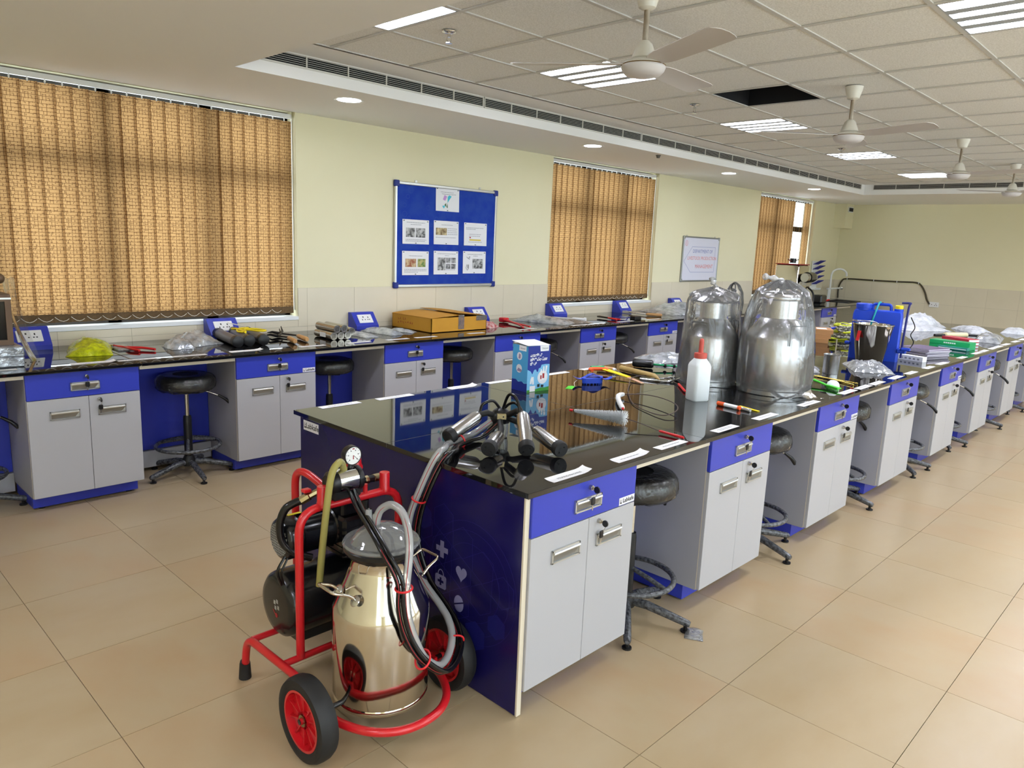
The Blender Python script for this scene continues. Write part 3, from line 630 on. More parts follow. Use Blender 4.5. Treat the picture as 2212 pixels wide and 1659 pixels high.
# ---- stools
m_seat = pm('black_vinyl', (16, 16, 18), .38, bump=(40, .1)); m_chrome2 = pm('chrome_column', (214, 210, 200), .15, metal=1)
m_wrapblk = pm('plastic_wrapped_black_steel', (20, 20, 22), .2, var=(70, (104, 106, 110), .22, (1, 1, 1)), bump=(90, .6, .003)); m_sleeve = pm('black_sleeve', (22, 22, 24), .4)
m_wrap = film('seat_wrap_film', white=.02, gloss=.1, scale=30, strength=1.0, stretch=(1, 1, .5))
def make_stool():
    t = thing('lab_stool', 'x', 'stool'); 
    MB().lathe([(.0001, .6), (.15, .598), (.178, .607), (.186, .63), (.185, .66), (.172, .684), (.145, .694), (.0001, .697)], 36).build('seat', m_seat, t, smooth=60)
    rg = random.Random(2); b = MB(); n = 44; prof = [(.05, .585), (.12, .588), (.165, .592), (.19, .612), (.1915, .64), (.1885, .668), (.174, .69), (.146, .699), (.08, .7)]
    vs = []
    for j, (r, z) in enumerate(prof):
        for k in range(n):
            a_ = 2*PI*k/n; q = 1+(.03*math.sin(k*2.7+j)+.012*rg.uniform(-1, 1))*(.6 if j < 6 else .08); vs.append((r*q*math.cos(a_), r*q*math.sin(a_), z+(.004*rg.uniform(-1, 1) if j < 5 else 0)))
    b.add(vs, [(j*n+k, j*n+(k+1) % n, (j+1)*n+(k+1) % n, (j+1)*n+k) for j in range(len(prof)-1) for k in range(n)]); b.build('plastic_cover', m_wrap, t, smooth=50)
    MB().box(-.08, .08, -.08, .08, .575, .598).build('seat_plate', m_sleeve, t)
    MB().cyl((0, 0, .38), (0, 0, .585), .0145, 16).build('gas_column', m_chrome2, t, smooth=40)
    MB().lathe([(.027, .1), (.027, .39), (.024, .41), (.0146, .412)], 18).build('sleeve', m_sleeve, t, smooth=40)
    MB().lathe([(.0001, .06), (.042, .06), (.044, .1), (.03, .13), (.027, .13)], 18).build('hub', m_sleeve, t, smooth=40)
    ring = [(.205*math.cos(2*PI*k/36), .205*math.sin(2*PI*k/36), .205) for k in range(36)]
    rn = MB().tube(ring, .0125, 10, True).build('foot_ring', m_wrapblk, t, smooth=60)
    sp = None
    for q in range(3):
        a_ = .5+q*2*PI/3
        if sp is None: sp = MB().tube([(.02, 0, .245), (.12, 0, .225), (.2, 0, .205)], .011, 8).build('ring_spoke', m_wrapblk, t, smooth=50); sp.rotation_euler = (0, 0, a_)
        else: inst(sp, 'ring_spoke', t, (0, 0, 0), (0, 0, a_))
    lg = gl = None
    for q in range(5):
        a_ = q*2*PI/5
        if lg is None:
            b = MB(); b.tube([(.03, 0, .085), (.1, 0, .082), (.22, 0, .055), (.285, 0, .04), (.295, 0, .038)], [.02, .0205, .0185, .0165, .012], 10); lg = b.build('leg', m_wrapblk, t, smooth=50); l = lg; l.rotation_euler = (0, 0, a_)
            gl = MB().cyl((.275, 0, 0), (.275, 0, .008), .021, 12).cyl((.275, 0, .008), (.275, 0, .03), .009, 8).build('glide', m_blk, l)
        else: l = inst(lg, 'leg', t, (0, 0, 0), (0, 0, a_)); inst(gl, 'glide', l)
    lv = MB().tube([(.06, 0, .582), (.14, 0, .57), (.215, 0, .535)], .004, 8).build('lever', m_chrome2, t, smooth=50)
    MB().tube([(.2, 0, .545), (.22, 0, .532), (.25, 0, .512), (.275, 0, .485), (.28, 0, .47)], [.008, .009, .011, .012, .007], 10).build('lever_grip', m_blk, lv, smooth=50)
    return t
stool = make_stool(); first = True
ST = [((.91, .20), .03, 'plastic-wrapped black lab stool in the first gap of the island, nearest the camera'), ((2.12, .23), -.49, 'plastic-wrapped black stool in the second gap of the island'), ((3.36, .24), -.35, 'plastic-wrapped black stool in the third gap of the island'),
      ((4.57, .22), -.98, 'plastic-wrapped black stool in the fourth gap of the island'), ((5.73, .24), -1.1, 'plastic-wrapped black stool in the fifth gap of the island'), ((6.95, .22), -1.43, 'plastic-wrapped black stool in the sixth gap of the island'), ((8.15, .24), -1.2, 'plastic-wrapped black stool at the far right end of the island'),
      ((.27, 3.42), -.38, 'plastic-wrapped black stool under the window bench below the big blind'), ((1.43, 3.5), 2.6, 'plastic-wrapped stool under the window bench below the bundled steel tubes'), ((2.68, 3.46), 2.4, 'plastic-wrapped stool under the window bench below the yellow carton'),
      ((3.86, 3.46), -.9, 'plastic-wrapped stool under the window bench half hidden by the blue kit box'), ((5.08, 3.46), -.7, 'plastic-wrapped stool under the window bench left of the bagged milk cans'), ((-.98, 3.5), -.3, 'plastic-wrapped stool foot showing at the left edge of the view'), ((11.25, 3.5), -.5, 'small stool in the gap under the far end of the window bench')]
for (x, y), a_, lb in ST:
    if first: stool.location = (x, y, 0); stool.rotation_euler = (0, 0, a_); stool['label'] = lb; stool['group'] = 'black lab stools'; first = False
    else: dup(stool, lb, (x, y, 0), a_)
# ================================================================ milking machine: trolley, can, cluster
m_red = pm('red_paint', (196, 26, 34), .28, coat=.3); m_rub = pm('black_rubber', (26, 26, 27), .6, bump=(80, .15)); m_tank = pm('black_enamel', (16, 17, 20), .25, coat=.2)
m_steel = pm('polished_steel', (214, 208, 198), .09, metal=1); m_steel2 = pm('satin_steel', (196, 196, 196), .22, metal=1); m_brass = pm('nickel_brass', (170, 156, 120), .25, metal=1)
m_lidc = film('clear_lid', (232, 236, 240), white=.2, gloss=.9, scale=4, strength=.1); m_hosec = film('clear_hose', (236, 232, 226), white=.34, gloss=.2, scale=8, strength=.15)
m_hosey = pm('amber_hose', (176, 166, 96), .25, trans=.25, ior=1.3); m_blkh = pm('black_hose', (14, 14, 16), .22); m_redline = pm('red_stripe', (150, 20, 30), .4); m_clip = pm('red_rubber_ring', (206, 32, 38), .4)
m_face = pm('gauge_face', (236, 236, 234), .4); m_yel = pm('yellow_label', (226, 212, 40), .5); m_tape = pm('grey_decal', (150, 148, 140), .5)
def local(loc): b = MB(); b.M = Matrix.Translation(-Vector(loc)); return b
L0 = (-.34, .5, 0)
tr = thing('milking_machine', 'red tubular milking machine trolley with black pump, air tank and two wheels', 'milking machine', L0)
xl, xr, rt = -.56, -.115, .0145
ring = [(xl, .40, .125), (xl+.01, .29, .115), (-.50, .185, .11), (-.425, .125, .108), (-.34, .107, .108), (-.25, .125, .108), (-.175, .185, .11), (xr-.01, .29, .115), (xr, .40, .125)]
left = rounded([(xl-.012, .884, .03), (xl-.008, .868, .172), (xl, .5, .168), (xl, .42, .135)], .06, 6); right = rounded([(xr+.012, .884, .03), (xr+.008, .868, .172), (xr, .5, .168), (xr, .42, .135)], .06, 6)
local(L0).tube(left[:-1]+spline(ring, 5)+list(reversed(right[:-1])), rt, 12).build('base_rail', m_red, tr, smooth=50)
for y in (.845, .622): local(L0).tube([(xl, y, .168), (xr, y, .168)], .0125, 10).build('cross_bar', m_red, tr, smooth=50)
local(L0).tube(rounded([(-.488, .622, .168), (-.488, .622, .715), (-.06, .622, .715), (-.06, .622, .168)], .085, 7), .0155, 12).build('hoop', m_red, tr, smooth=50)
local(L0).tube(rounded([(-.33, .655, .735), (-.36, .80, .795), (-.362, .868, .77), (-.36, .866, .17)], .055, 6), .0145, 12).build('rear_handle', m_red, tr, smooth=50)
for x in (-.394, -.128):
    local(L0).lathe([(.0001, .79), (.0185, .789), (.0195, .786), (.0195, .735), (.022, .728), (.022, .715), (.0001, .715)], 20).build('hook_post', m_red, tr, smooth=35).location = (x-L0[0]+.34-.34, 0, 0)
for q in [q for q in tr.children if q.name.startswith('hook_post')]:
    q.location = (q.location.x, 0, 0)
    q.data.transform(Matrix.Translation((L0[0], L0[1], 0))) ; q.data.transform(Matrix.Translation((0, .622-L0[1], 0)))
local(L0).cyl((-.215, .622, .715), (-.215, .622, .76), .009, 12).build('stub', m_red, tr, smooth=40)
local(L0).cyl((-.215, .622, .70), (-.215, .622, .60), .014, 12).build('relief_tube', m_blk, tr, smooth=40)
for s, x in ((-1, xl-.012), (1, xr+.012)): local(L0).tube([(x, .885, 0), (x, .885, .012), (x, .884, .06), (x, .882, .066)], [.023, .0225, .0195, .0185], 16).build('rubber_foot', m_rub, tr, smooth=40)
local(L0).cyl((-.66, .335, .14), (-.03, .335, .14), .009, 10).build('axle', m_tank, tr, smooth=40)
for x in (xl+.0, xr): local(L0).box(x-.006, x+.006, .315, .355, .118, .155).build('axle_bracket', m_red, tr)
def wheel(xc):
    w = MB(); w.M = Matrix.Rotation(PI/2, 4, 'Y')
    w.lathe([(.098, -.026), (.115, -.034), (.132, -.03), (.139, -.016), (.14, 0), (.139, .016), (.132, .03), (.115, .034), (.098, .026), (.094, 0), (.098, -.026)], 44)
    o = w.build('wheel', m_rub, tr, smooth=50); o.location = (xc-L0[0], .335-L0[1], .14)
    r = MB(); r.M = Matrix.Rotation(PI/2, 4, 'Y')
    r.lathe([(.1, -.028), (.092, -.028), (.088, -.006), (.088, .006), (.092, .028), (.1, .028)], 40)
    r.lathe([(.09, -.003), (.03, -.008), (.03, .008), (.09, .003)], 36); r.lathe([(.028, -.02), (.028, .02)], 24)
    r.build('rim', m_red, o, smooth=40)
    for k in range(10):
        a = 2*PI*k/10; b = MB(); b.M = Matrix.Rotation(a, 4, 'X'); b.box(-.016, .016, -.0018, .0018, .026, .09); b.build('spoke', m_red, o)
    b = MB(); b.M = Matrix.Rotation(PI/2, 4, 'Y'); b.lathe([(.0001, -.03), (.011, -.03), (.011, .03), (.0001, .03)], 12); b.mat(1); b.lathe([(.0115, -.022), (.02, -.022), (.02, -.019), (.0115, -.019)], 16); b.build('hub', [m_red, m_brass], o, smooth=35)
wheel(-.628); wheel(-.046)
t = local(L0); t.M = t.M @ Matrix.Translation((-.278, .775, .312)) @ Matrix.Rotation(PI/2, 4, 'Y')
tk = t.lathe([(.0001, -.222), (.085, -.222), (.106, -.218), (.12, -.205), (.125, -.185), (.125, .185), (.12, .205), (.106, .218), (.0001, .225)], 40).build('air_tank', m_tank, tr, smooth=45)
dk = MB(); dk.M = Matrix.Translation((-.278-L0[0]-.2226, .775-L0[1], .312)) @ Matrix(((0, 0, -1, 0), (-1, 0, 0, 0), (0, 1, 0, 0), (0, 0, 0, 1)))
for (x, y) in ((-.006, .012), (.012, .02), (.0, -.008), (.02, -.002)): dk.at; dk.prism([(x-.0065, y-.0075), (x+.0065, y-.0075), (x+.0065, y+.0075), (x-.0065, y+.0075)], 0, .0004)
dk.mat(1); dk.prism(circ(.006, -.036, .009), 0, .0004); dk.prism([(-.02, -.02), (-.016, -.018), (.0, -.034), (-.003, -.037)], 0, .0004)
dk.build('tank_decal', [m_tape, m_redline], tk)
local(L0).box(-.44, -.14, .72, .83, .165, .2).build('tank_cradle', m_tank, tr)
m_ = local(L0); m_.M = m_.M @ Matrix.Translation((-.48, .78, .562)) @ Matrix.Rotation(PI/2, 4, 'Y')
mo = m_.lathe([(.0001, 0), (.06, 0), (.073, .006), (.08, .02), (.08, .06), (.074, .066), (.072, .07), (.072, .2), (.078, .205), (.078, .23), (.0001, .232)], 36).build('motor', m_tank, tr, smooth=40)
cg = MB()
for k in range(-6, 7):
    y = k*.0095; h = math.sqrt(max(0, .06**2-y*y)); cg.box(-.482-L0[0], -.4795-L0[0], .78-L0[1]+y-.0009, .78-L0[1]+y+.0009, .562-h, .562+h); cg.box(-.482-L0[0], -.4795-L0[0], .78-L0[1]-h, .78-L0[1]+h, .562+y-.0009, .562+y+.0009)
cg.build('fan_guard', m_tape, mo)
rb = None
for k in range(8):
    a = PI*.15+k*PI*.1
    b = MB(); b.box(-.40-L0[0], -.29-L0[0], .78-L0[1]+.071*math.cos(a)-.002, .78-L0[1]+.071*math.cos(a)+.002, .562+.071*math.sin(a)-.004, .562+.071*math.sin(a)+.007); b.build('cooling_fin', m_tank, mo)
b = MB(); b.M = Matrix.Translation((-.43-L0[0], .78-L0[1], .562)) @ Matrix.Rotation(PI/2, 4, 'Y'); b.lathe([(.0812, -.01), (.0812, .045)], 10, PI*.72, PI*1.0); b.build('warning_label', m_yel, mo)
local(L0).bbox(-.275, -.13, .67, .83, .455, .62, .012).build('pump_head', m_tank, tr)
local(L0).bbox(-.27, -.17, .69, .78, .62, .69, .008).build('pump_cap', m_tank, tr)
for k in range(5): local(L0).box(-.278, -.127, .668, .832, .475+k*.025, .481+k*.025).build('pump_fin', m_tank, tr)
# pulsator on the hoop
ps = local(L0).bbox(-.36, -.245, .6, .665, .728, .768, .006).build('pulsator_block', m_blk, tr)
p = local(L0); p.M = p.M @ Matrix.Translation((-.372, .632, .79)) @ Matrix.Rotation(PI/2, 4, 'Y')
p.lathe([(.0001, 0), (.03, .001), (.042, .012), (.045, .034)], 28); p.mat(1); p.lathe([(.0445, .034), (.0445, .112)], 28); p.mat(0); p.lathe([(.0465, .112), (.0475, .12), (.046, .132), (.0001, .134)], 28)
p.build('pulsator_drum', [m_blk, m_chr], tr, smooth=40)
local(L0).tube([(-.28, .632, .82), (-.27, .632, .842)], .01, 10).build('gauge_stem', m_blk, tr, smooth=40)
g_ = local(L0); g_.M = g_.M @ Matrix.Translation((-.268, .632, .878)) @ Matrix.Rotation(PI/2, 4, 'X')
ga = g_.lathe([(.0001, -.018), (.033, -.018), (.036, -.012), (.036, .012), (.034, .014), (.032, .012)], 32).build('pressure_gauge', m_blk, tr, smooth=40)
f_ = local(L0); f_.M = g_.M
f_.lathe([(.032, .0122), (.0001, .0122)], 32); f_.mat(1)
for k in range(11):
    a = -2.3+k*.46; c_, s_ = math.sin(a), math.cos(a); f_.add([(c_*.026-s_*.0007, s_*.026+c_*.0007, .0124), (c_*.03-s_*.0007, s_*.03+c_*.0007, .0124), (c_*.03+s_*.0007, s_*.03-c_*.0007, .0124), (c_*.026+s_*.0007, s_*.026-c_*.0007, .0124)], [(0, 1, 2, 3)])
    if k % 2 == 0: f_.add([(c_*.021-.0018, s_*.021-.002, .0124), (c_*.021+.0018, s_*.021-.002, .0124), (c_*.021+.0018, s_*.021+.002, .0124), (c_*.021-.0018, s_*.021+.002, .0124)], [(0, 1, 2, 3)])
f_.add([(.002, -.001, .013), (.02, -.018, .013), (.021, -.017, .013), (.001, .002, .013)], [(0, 1, 2, 3)]); f_.mat(2)
f_.add([(-.004, .024, .0124), (.006, .024, .0124), (.006, .0275, .0124), (-.004, .0275, .0124)], [(0, 1, 2, 3)]); f_.add([(-.0015, .002, .0128), (-.002, -.013, .0128), (.002, -.013, .0128), (.0015, .002, .0128)], [(0, 1, 2, 3)])
f_.build('dial', [m_face, m_inkbk, m_redline], ga)
local(L0).lathe([(.0001, .858), (.02, .856), (.029, .845), (.031, .82), (.036, .81), (.036, .802), (.0001, .80)], 24).build('red_regulator', m_red, tr, smooth=40)
q = [q for q in tr.children if q.name.startswith('red_regulator')][0]; q.data.transform(Matrix.Translation((-.215, .70, 0)))
local(L0).tube([(-.215, .7, .80), (-.215, .7, .69)], .012, 10).build('regulator_pipe', m_tank, tr, smooth=40)
local(L0).tube([(-.25, .68, .752), (-.10, .68, .752)], .014, 12).build('manifold_pipe', m_tank, tr, smooth=40)
local(L0).tube([(-.18, .68, .752), (-.165, .68, .752), (-.163, .68, .752), (-.14, .68, .752), (-.138, .68, .752), (-.10, .68, .752)], [.017, .017, .013, .013, .016, .016], 8).build('valve_fitting', m_brass, tr, smooth=30)
local(L0).tube([(-.385, .665, .757), (-.41, .68, .742), (-.412, .682, .741), (-.435, .697, .724)], [.013, .013, .017, .017], 8).build('elbow_fitting', m_brass, tr, smooth=30)
local(L0).bbox(-.435, -.405, .675, .70, .755, .768, .003).build('valve_lever', m_red, tr)
local(L0).tube(spline([(-.43, .693, .727), (-.455, .71, .716), (-.482, .728, .692), (-.497, .738, .635), (-.49, .733, .57), (-.455, .71, .527), (-.4, .69, .50)], 5), .0145, 12).build('air_hose', m_blkh, tr, smooth=60)
local(L0).tube(spline([(-.3, .628, .82), (-.32, .615, .862), (-.35, .592, .872), (-.383, .578, .845), (-.402, .577, .75), (-.422, .584, .556), (-.43, .589, .437)], 6), .0125, 14, caps=False).build('amber_drain_hose', m_hosey, tr, smooth=60)
local(L0).tube(spline([(-.50, .70, .53), (-.53, .70, .48), (-.51, .71, .42)], 4), .005, 6).tube(spline([(-.49, .70, .52), (-.515, .70, .47), (-.5, .71, .42)], 4), .004, 6).build('motor_cable', m_blkh, tr, smooth=60)
# ---- milk can standing in the trolley ring
CL = (-.34, .345, .105)
can = thing('milk_can', 'polished steel milk can with clear lid standing in the red trolley', 'milk can', CL)
MB().lathe([(.0001, .004), (.15, .004), (.154, 0), (.158, .004), (.1625, .014), (.163, .02), (.16, .026), (.163, .032), (.164, .32), (.161, .34), (.15, .362), (.108, .465), (.104, .475), (.104, .505), (.107, .512), (.1, .514)], 56).build('body', m_steel, can, smooth=35)
MB().lathe([(.1, .51), (.11, .514), (.12, .528), (.1255, .533), (.1265, .545), (.122, .55), (.1, .55)], 48).build('gasket', m_blk, can, smooth=35)
ld = MB().lathe([(.127, .551), (.1295, .556), (.125, .563), (.104, .561), (.097, .57), (.082, .592), (.052, .61), (.02, .617), (.0001, .618)], 48).build('lid', m_lidc, can, smooth=50)
for k in range(5):
    a = .3+k*2*PI/5; MB().tube([(.096*math.cos(a), .096*math.sin(a), .572), (.07*math.cos(a), .07*math.sin(a), .597), (.03*math.cos(a), .03*math.sin(a), .611)], .003, 6).build('lid_rib', m_hosec, ld, smooth=60)
for x, y in ((-.015, .012), (-.01, .06)):
    MB().lathe([(.016, .604), (.012, .612), (.0115, .645), (.009, .652)], 16).build('lid_spout', m_hosec, ld, smooth=50).location = (x, y, 0)
for s in (-1, 1):
    b = MB(); b.tube(rounded([(s*.135, -.05, .405), (s*.162, -.05, .43), (s*.215, -.048, .452), (s*.215, .048, .452), (s*.162, .05, .43), (s*.135, .05, .405)], .016, 4), .0055, 8)
    b.build('handle', m_steel, can, smooth=50)
    for y in (-.05, .05):
        c_ = MB(); c_.M = Matrix.Translation((s*.138, y, .404)) @ Matrix.Rotation(s*.9, 4, 'Y'); c_.lathe([(.0001, .006), (.014, .005), (.02, 0)], 16); c_.build('handle_plate', m_steel2, can, smooth=40)
# ---- milking cluster with its hoses
K = (.44, .58, H)
cu = thing('milking_cluster', 'milking cluster with four steel teat cups and long hoses on the island corner', 'milking cluster', K)
cp = [((.152, .585, .887), (.33, .605, .945)), ((.188, .39, .876), (.315, .463, .892)), ((.294, .288, .878), (.42, .435, .968)), ((.407, .211, .876), (.465, .4, .902))]
cps = []
for a, b_ in cp:
    a, b_ = Vector(a), Vector(b_); d = (b_-a).normalized(); Ln = (b_-a).length
    e = local(K); P = lambda t: a+d*t
    c_ = local(K).tube([P(.02), P(.035), P(Ln-.02), P(Ln-.004), P(Ln)], [.0265, .0275, .0275, .024, .017], 24).build('teat_cup', m_steel2, cu, smooth=40)
    e.tube([P(.028), P(.026), P(.004), P(-.003), P(-.004), P(-.001), P(.03)], [.0278, .0315, .0325, .029, .0125, .0118, .0115], 24); e.build('cup_mouthpiece', m_rub, c_, smooth=50)
    tp = b_; cl_ = Vector((.44, .58, .935)); v = (cl_-tp); 
    s_ = local(K).tube([P(Ln-.012), P(Ln+.01), tp+d*.03+v*.2, tp+v*.62+Vector((0, 0, .005)), cl_-v.normalized()*.03], [.0115, .0125, .0135, .0125, .0105], 12).build('short_milk_tube', m_rub, c_, smooth=50); cps.append((tp, d))
local(K).lathe([(.0001, .905-H), (.038, .907-H), (.046, .925-H), (.044, .945-H), (.03, .962-H), (.012, .97-H), (.0001, .972-H)], 28).build('claw_bowl', m_blk, cu, smooth=45)
q = cu.children[-1] if cu.children[-1].name.startswith('claw_bowl') else [q for q in cu.children if q.name.startswith('claw_bowl')][0]
q.data.transform(Matrix.Translation((K[0], K[1], H))); 
local(K).lathe([(.0001, 0), (.03, .002), (.034, .02), (.034, .065)], 24).build('claw_shell', m_lidc, cu, smooth=45)
q = [q for q in cu.children if q.name.startswith('claw_shell')][0]; q.data.transform(Matrix.Translation((K[0], K[1], H)))
b = local(K); b.M = b.M @ Matrix.Translation((.405, .54, .945)) @ Matrix.Rotation(-.75, 4, 'Z'); b.bbox(-.02, .02, -.008, .004, -.013, .013, .002); b.build('claw_bracket', m_brass, cu)
b = local(K); b.M = b.M @ Matrix.Translation((.405, .54, .945)) @ Matrix.Rotation(-.75, 4, 'Z'); b.tube([(.007, -.0085, 0), (.007, -.0092, 0)], .0035, 8); b.build('bracket_hole', m_blk, cu)
for arc in ([(.345, .61, .95), (.37, .62, .985), (.41, .6, 1.0), (.44, .585, .965)], [(.42, .445, .97), (.425, .48, 1.03), (.432, .53, 1.035), (.44, .57, .965)], [(.43, .43, .965), (.45, .5, 1.0), (.46, .55, .99), (.45, .58, .96)], [(.46, .40, .905), (.475, .47, .93), (.47, .53, .945)]):
    local(K).tube(spline(arc, 6), .0062, 10).build('pulse_tube', m_blkh, cu, smooth=60)
clear = [(-.355, .356, .712), (-.353, .352, .745), (-.346, .339, .775), (-.332, .302, .797), (-.329, .25, .785), (-.343, .199, .741), (-.364, .165, .68), (-.389, .145, .601), (-.395, .138, .549), (-.388, .133, .477), (-.369, .119, .402), (-.337, .112, .335), (-.27, .121, .276), (-.192, .164, .26), (-.128, .216, .284), (-.099, .269, .317), (-.085, .333, .345), (-.085, .44, .41), (-.088, .52, .52), (-.083, .522, .631), (-.059, .499, .733), (-.018, .484, .828), (.012, .476, .872), (.07, .508, .874), (.138, .565, .868), (.237, .60, .864), (.33, .62, .87), (.41, .60, .915)]
local(K).tube(spline(clear, 5), .0135, 14, caps=False).build('clear_milk_hose', m_hosec, cu, smooth=60)
local(K).tube([p+Vector((-.009, -.01, .004)) for p in spline(clear, 5)], .0013, 5).build('hose_stripe', m_redline, cu, smooth=60)
blackp = [(-.298, .598, .756), (-.348, .473, .734), (-.402, .321, .718), (-.43, .213, .682), (-.421, .169, .631), (-.415, .153, .586), (-.421, .144, .527), (-.41, .136, .454), (-.388, .115, .383), (-.35, .098, .325), (-.275, .10, .262), (-.185, .145, .242), (-.11, .205, .262), (-.078, .27, .30), (-.066, .34, .335), (-.066, .44, .40), (-.07, .505, .52), (-.064, .504, .631), (-.042, .482, .733), (-.003, .462, .828), (.028, .452, .868), (.085, .483, .864), (.15, .54, .858), (.245, .575, .856), (.34, .59, .86), (.41, .565, .915)]
for q, o_ in enumerate(((0, 0, 0), (.012, -.010, .004))):
    local(K).tube([p+Vector(o_) for p in spline(blackp, 5)], .0078, 12).build('twin_pulse_hose', m_blkh, cu, smooth=60)
local(K).tube([p+Vector((-.004, -.008, .003)) for p in spline(blackp, 5)], .0013, 5).build('hose_stripe', m_redline, cu, smooth=60)
def clip(c, nrm, r=.0205):
    nrm = Vector(nrm).normalized(); u = nrm.orthogonal().normalized(); v = nrm.cross(u)
    local(K).tube([Vector(c)+u*r*1.25*math.cos(2*PI*k/24)+v*r*math.sin(2*PI*k/24) for k in range(24)], .0035, 8, True).build('hose_clip', m_clip, cu, smooth=60)
clip((-.402, .142, .585), (.02, .05, 1), .0265); clip((-.35, .106, .338), (.6, .1, -.7), .026); clip((-.118, .208, .27), (.6, .7, .3), .024); clip((-.062, .497, .70), (.2, -.2, 1), .026); clip((.20, .578, .866), (1, .5, 0), .026)
# ================================================================ things on the island
m_paper = pm('white_paper', (240, 240, 242), .6); m_print_g = pm('grey_print', (150, 150, 156), .6); m_bag = film('clear_bag_film', white=.10, gloss=.12, scale=13, strength=.7, stretch=(1, 1, .3)); m_packet = film('packet_film', white=.16, gloss=.3, scale=30, strength=.9)
m_foil = pm('crinkled_silver_plastic', (204, 208, 212), .16, metal=.35, var=(16, (128, 132, 138), .2), bump=(16, .7, .02)); m_whitebag = pm('white_plastic_bag', (226, 228, 232), .3, var=(18, (176, 180, 186), .2), bump=(26, .9, .02))
m_wood = pm('pale_wood', (204, 160, 104), .5, var=(18, (178, 130, 78), .3, (1, 1, .2))); m_bamboo = pm('bamboo', (186, 158, 98), .45, var=(14, (150, 122, 66), .3)); m_carton = pm('brown_cardboard', (176, 128, 80), .7)
def place(o, loc): o.location = loc; return o
def paper_label(x0, x1, y0, y1, label, group, text=None, curl=0, two=False, z=H):
    w_ = x1-x0; d = y1-y0
    t = thing('paper_label', label, 'label', ((x0+x1)/2, (y0+y1)/2, z+.0004), random.Random(label).uniform(-.03, .03), group)
    b = MB(); b.grid(lambda u, v: ((u-.5)*w_, (v-.5)*d, .0006+curl*(max(0, u-.8)*5)**2*.009+curl*(max(0, v-.5)*2)**2*.004), 10, 4); b.grid(lambda u, v: ((.5-u)*w_, (v-.5)*d, curl*(max(0, .2-u)*5)**2*.009+curl*(max(0, v-.5)*2)**2*.004), 10, 4); b.build('sheet', m_paper, t)
    if text: text_mesh(text, .0155, 'lettering', m_inkbk, t, Matrix.Translation((0, -.004, .0016)))
    else:
        r = random.Random(label); bb = MB()
        for row in ((.006, -.006) if two else (0,)):
            x = -w_*.3
            while x < w_*.3:
                l = r.uniform(.006, .018); bb.box(x, min(x+l, w_*.3), row-.0025, row+.0025, .0012, .0014); x += l+.004
        p = bb.build('print', m_print_g, t); p['kind'] = 'stuff'
IR = [(.156, .37), (.534, .743), (.83, 1.04), (1.295, 1.5), (1.70, 1.92), (2.225, 2.458), (2.80, 3.03), (3.066, 3.29), (3.32, 3.536), (3.69, 3.91), (4.03, 4.24), (4.465, 4.67), (4.81, 5.03), (5.417, 5.617), (5.9, 6.13), (6.17, 6.39), (6.5, 6.72), (6.75, 6.96), (7.05, 7.3), (7.5, 7.75), (7.86, 8.1)]
onum = ordn+['twelfth', 'thirteenth', 'fourteenth', 'fifteenth', 'sixteenth', 'seventeenth', 'eighteenth', 'nineteenth', 'twentieth', 'twenty-first']
for i, (a, b_) in enumerate(IR): paper_label(a, b_, .026, .072, 'white printed paper strip at the right edge of the island, %s from the near corner' % onum[i], 'labels on the right island edge', 'MILKING MACHINE' if i == 0 else None, 1 if i in (0, 1) else 0, i == 3)
IL = [(.122, .346), (.452, .678), (.94, 1.13), (1.235, 1.42), (1.68, 1.955), (2.1, 2.315), (2.565, 2.79)]
for i, (a, b_) in enumerate(IL): paper_label(a, b_, 1.462, 1.508, 'white paper strip at the left edge of the island, %s from the near end' % onum[i], 'labels on the left island edge', None, 1 if i == 2 else 0)
# ---- printed kit box
m_bx1 = pm('carton_navy', (24, 44, 140), .35); m_bx2 = pm('carton_sky', (120, 186, 226), .35); m_bx3 = pm('carton_side_blue', (76, 160, 210), .35); m_grass = pm('print_green', (60, 140, 50), .4); m_wht = pm('print_white', (238, 238, 240), .4); m_prs = pm('print_mauve', (150, 130, 160), .4); m_prr = pm('print_red', (170, 40, 40), .4)
kb = thing('kit_box', 'blue printed kit carton with white lettering standing on the island', 'box', (1.318, 1.225, H), -.10)
W, Dp, Hh = .165, .13, .262; bx = MB().box(-W/2, W/2, -Dp/2, Dp/2, 0, Hh-.004).build('carton', [m_bx2], kb)
fM = Matrix.Translation((0, -Dp/2-.0004, 0)) @ Matrix.Rotation(PI/2, 4, 'X'); sM = Matrix.Translation((-W/2-.0004, 0, 0)) @ Matrix(((0, 0, -1, 0), (-1, 0, 0, 0), (0, 1, 0, 0), (0, 0, 0, 1)))
def flat(name, polys, m, M, par, off=0.0):
    b = MB()
    for p in polys: b.prism(p, 0, .0003)
    o = b.build(name, m, par); o.matrix_local = M @ Matrix.Translation((0, 0, off)); return o
h = W/2
flat('front_navy', [[(-h, .128), (-.06, .118), (-.052, .108), (-.046, .1), (-.04, .112), (-.034, .124), (-.02, .126), (-.012, .112), (-.004, .112), (0, .13), (.014, .134), (.02, .15), (.05, .152), (h, .15), (h, Hh-.004), (-h, Hh-.004)]], m_bx1, fM, bx)
flat('front_logo_panel', [[(.008, Hh-.036), (h-.012, Hh-.036), (h-.012, Hh-.004), (.004, Hh-.004)]], m_wht, fM, bx, .0004)
text_mesh('DeLaval', .0135, 'lettering', m_ink, bx, fM @ Matrix.Translation((.042, Hh-.02, .0009)))
text_mesh('\u0cae\u0cbe\u0cb8\u0ccd\u0c9f\u0cbf\n\u0caa\u0ccd\u0cb0\u0cbf\u0cb5\u0cc6\u0c82\u0c9f\u0ccb\n\u0c95\u0cbf\u0c9f\u0ccd', .0235, 'lettering', m_wht, bx, fM @ Matrix.Translation((-.066, .182, .0008)), align='LEFT', bold=.0008)
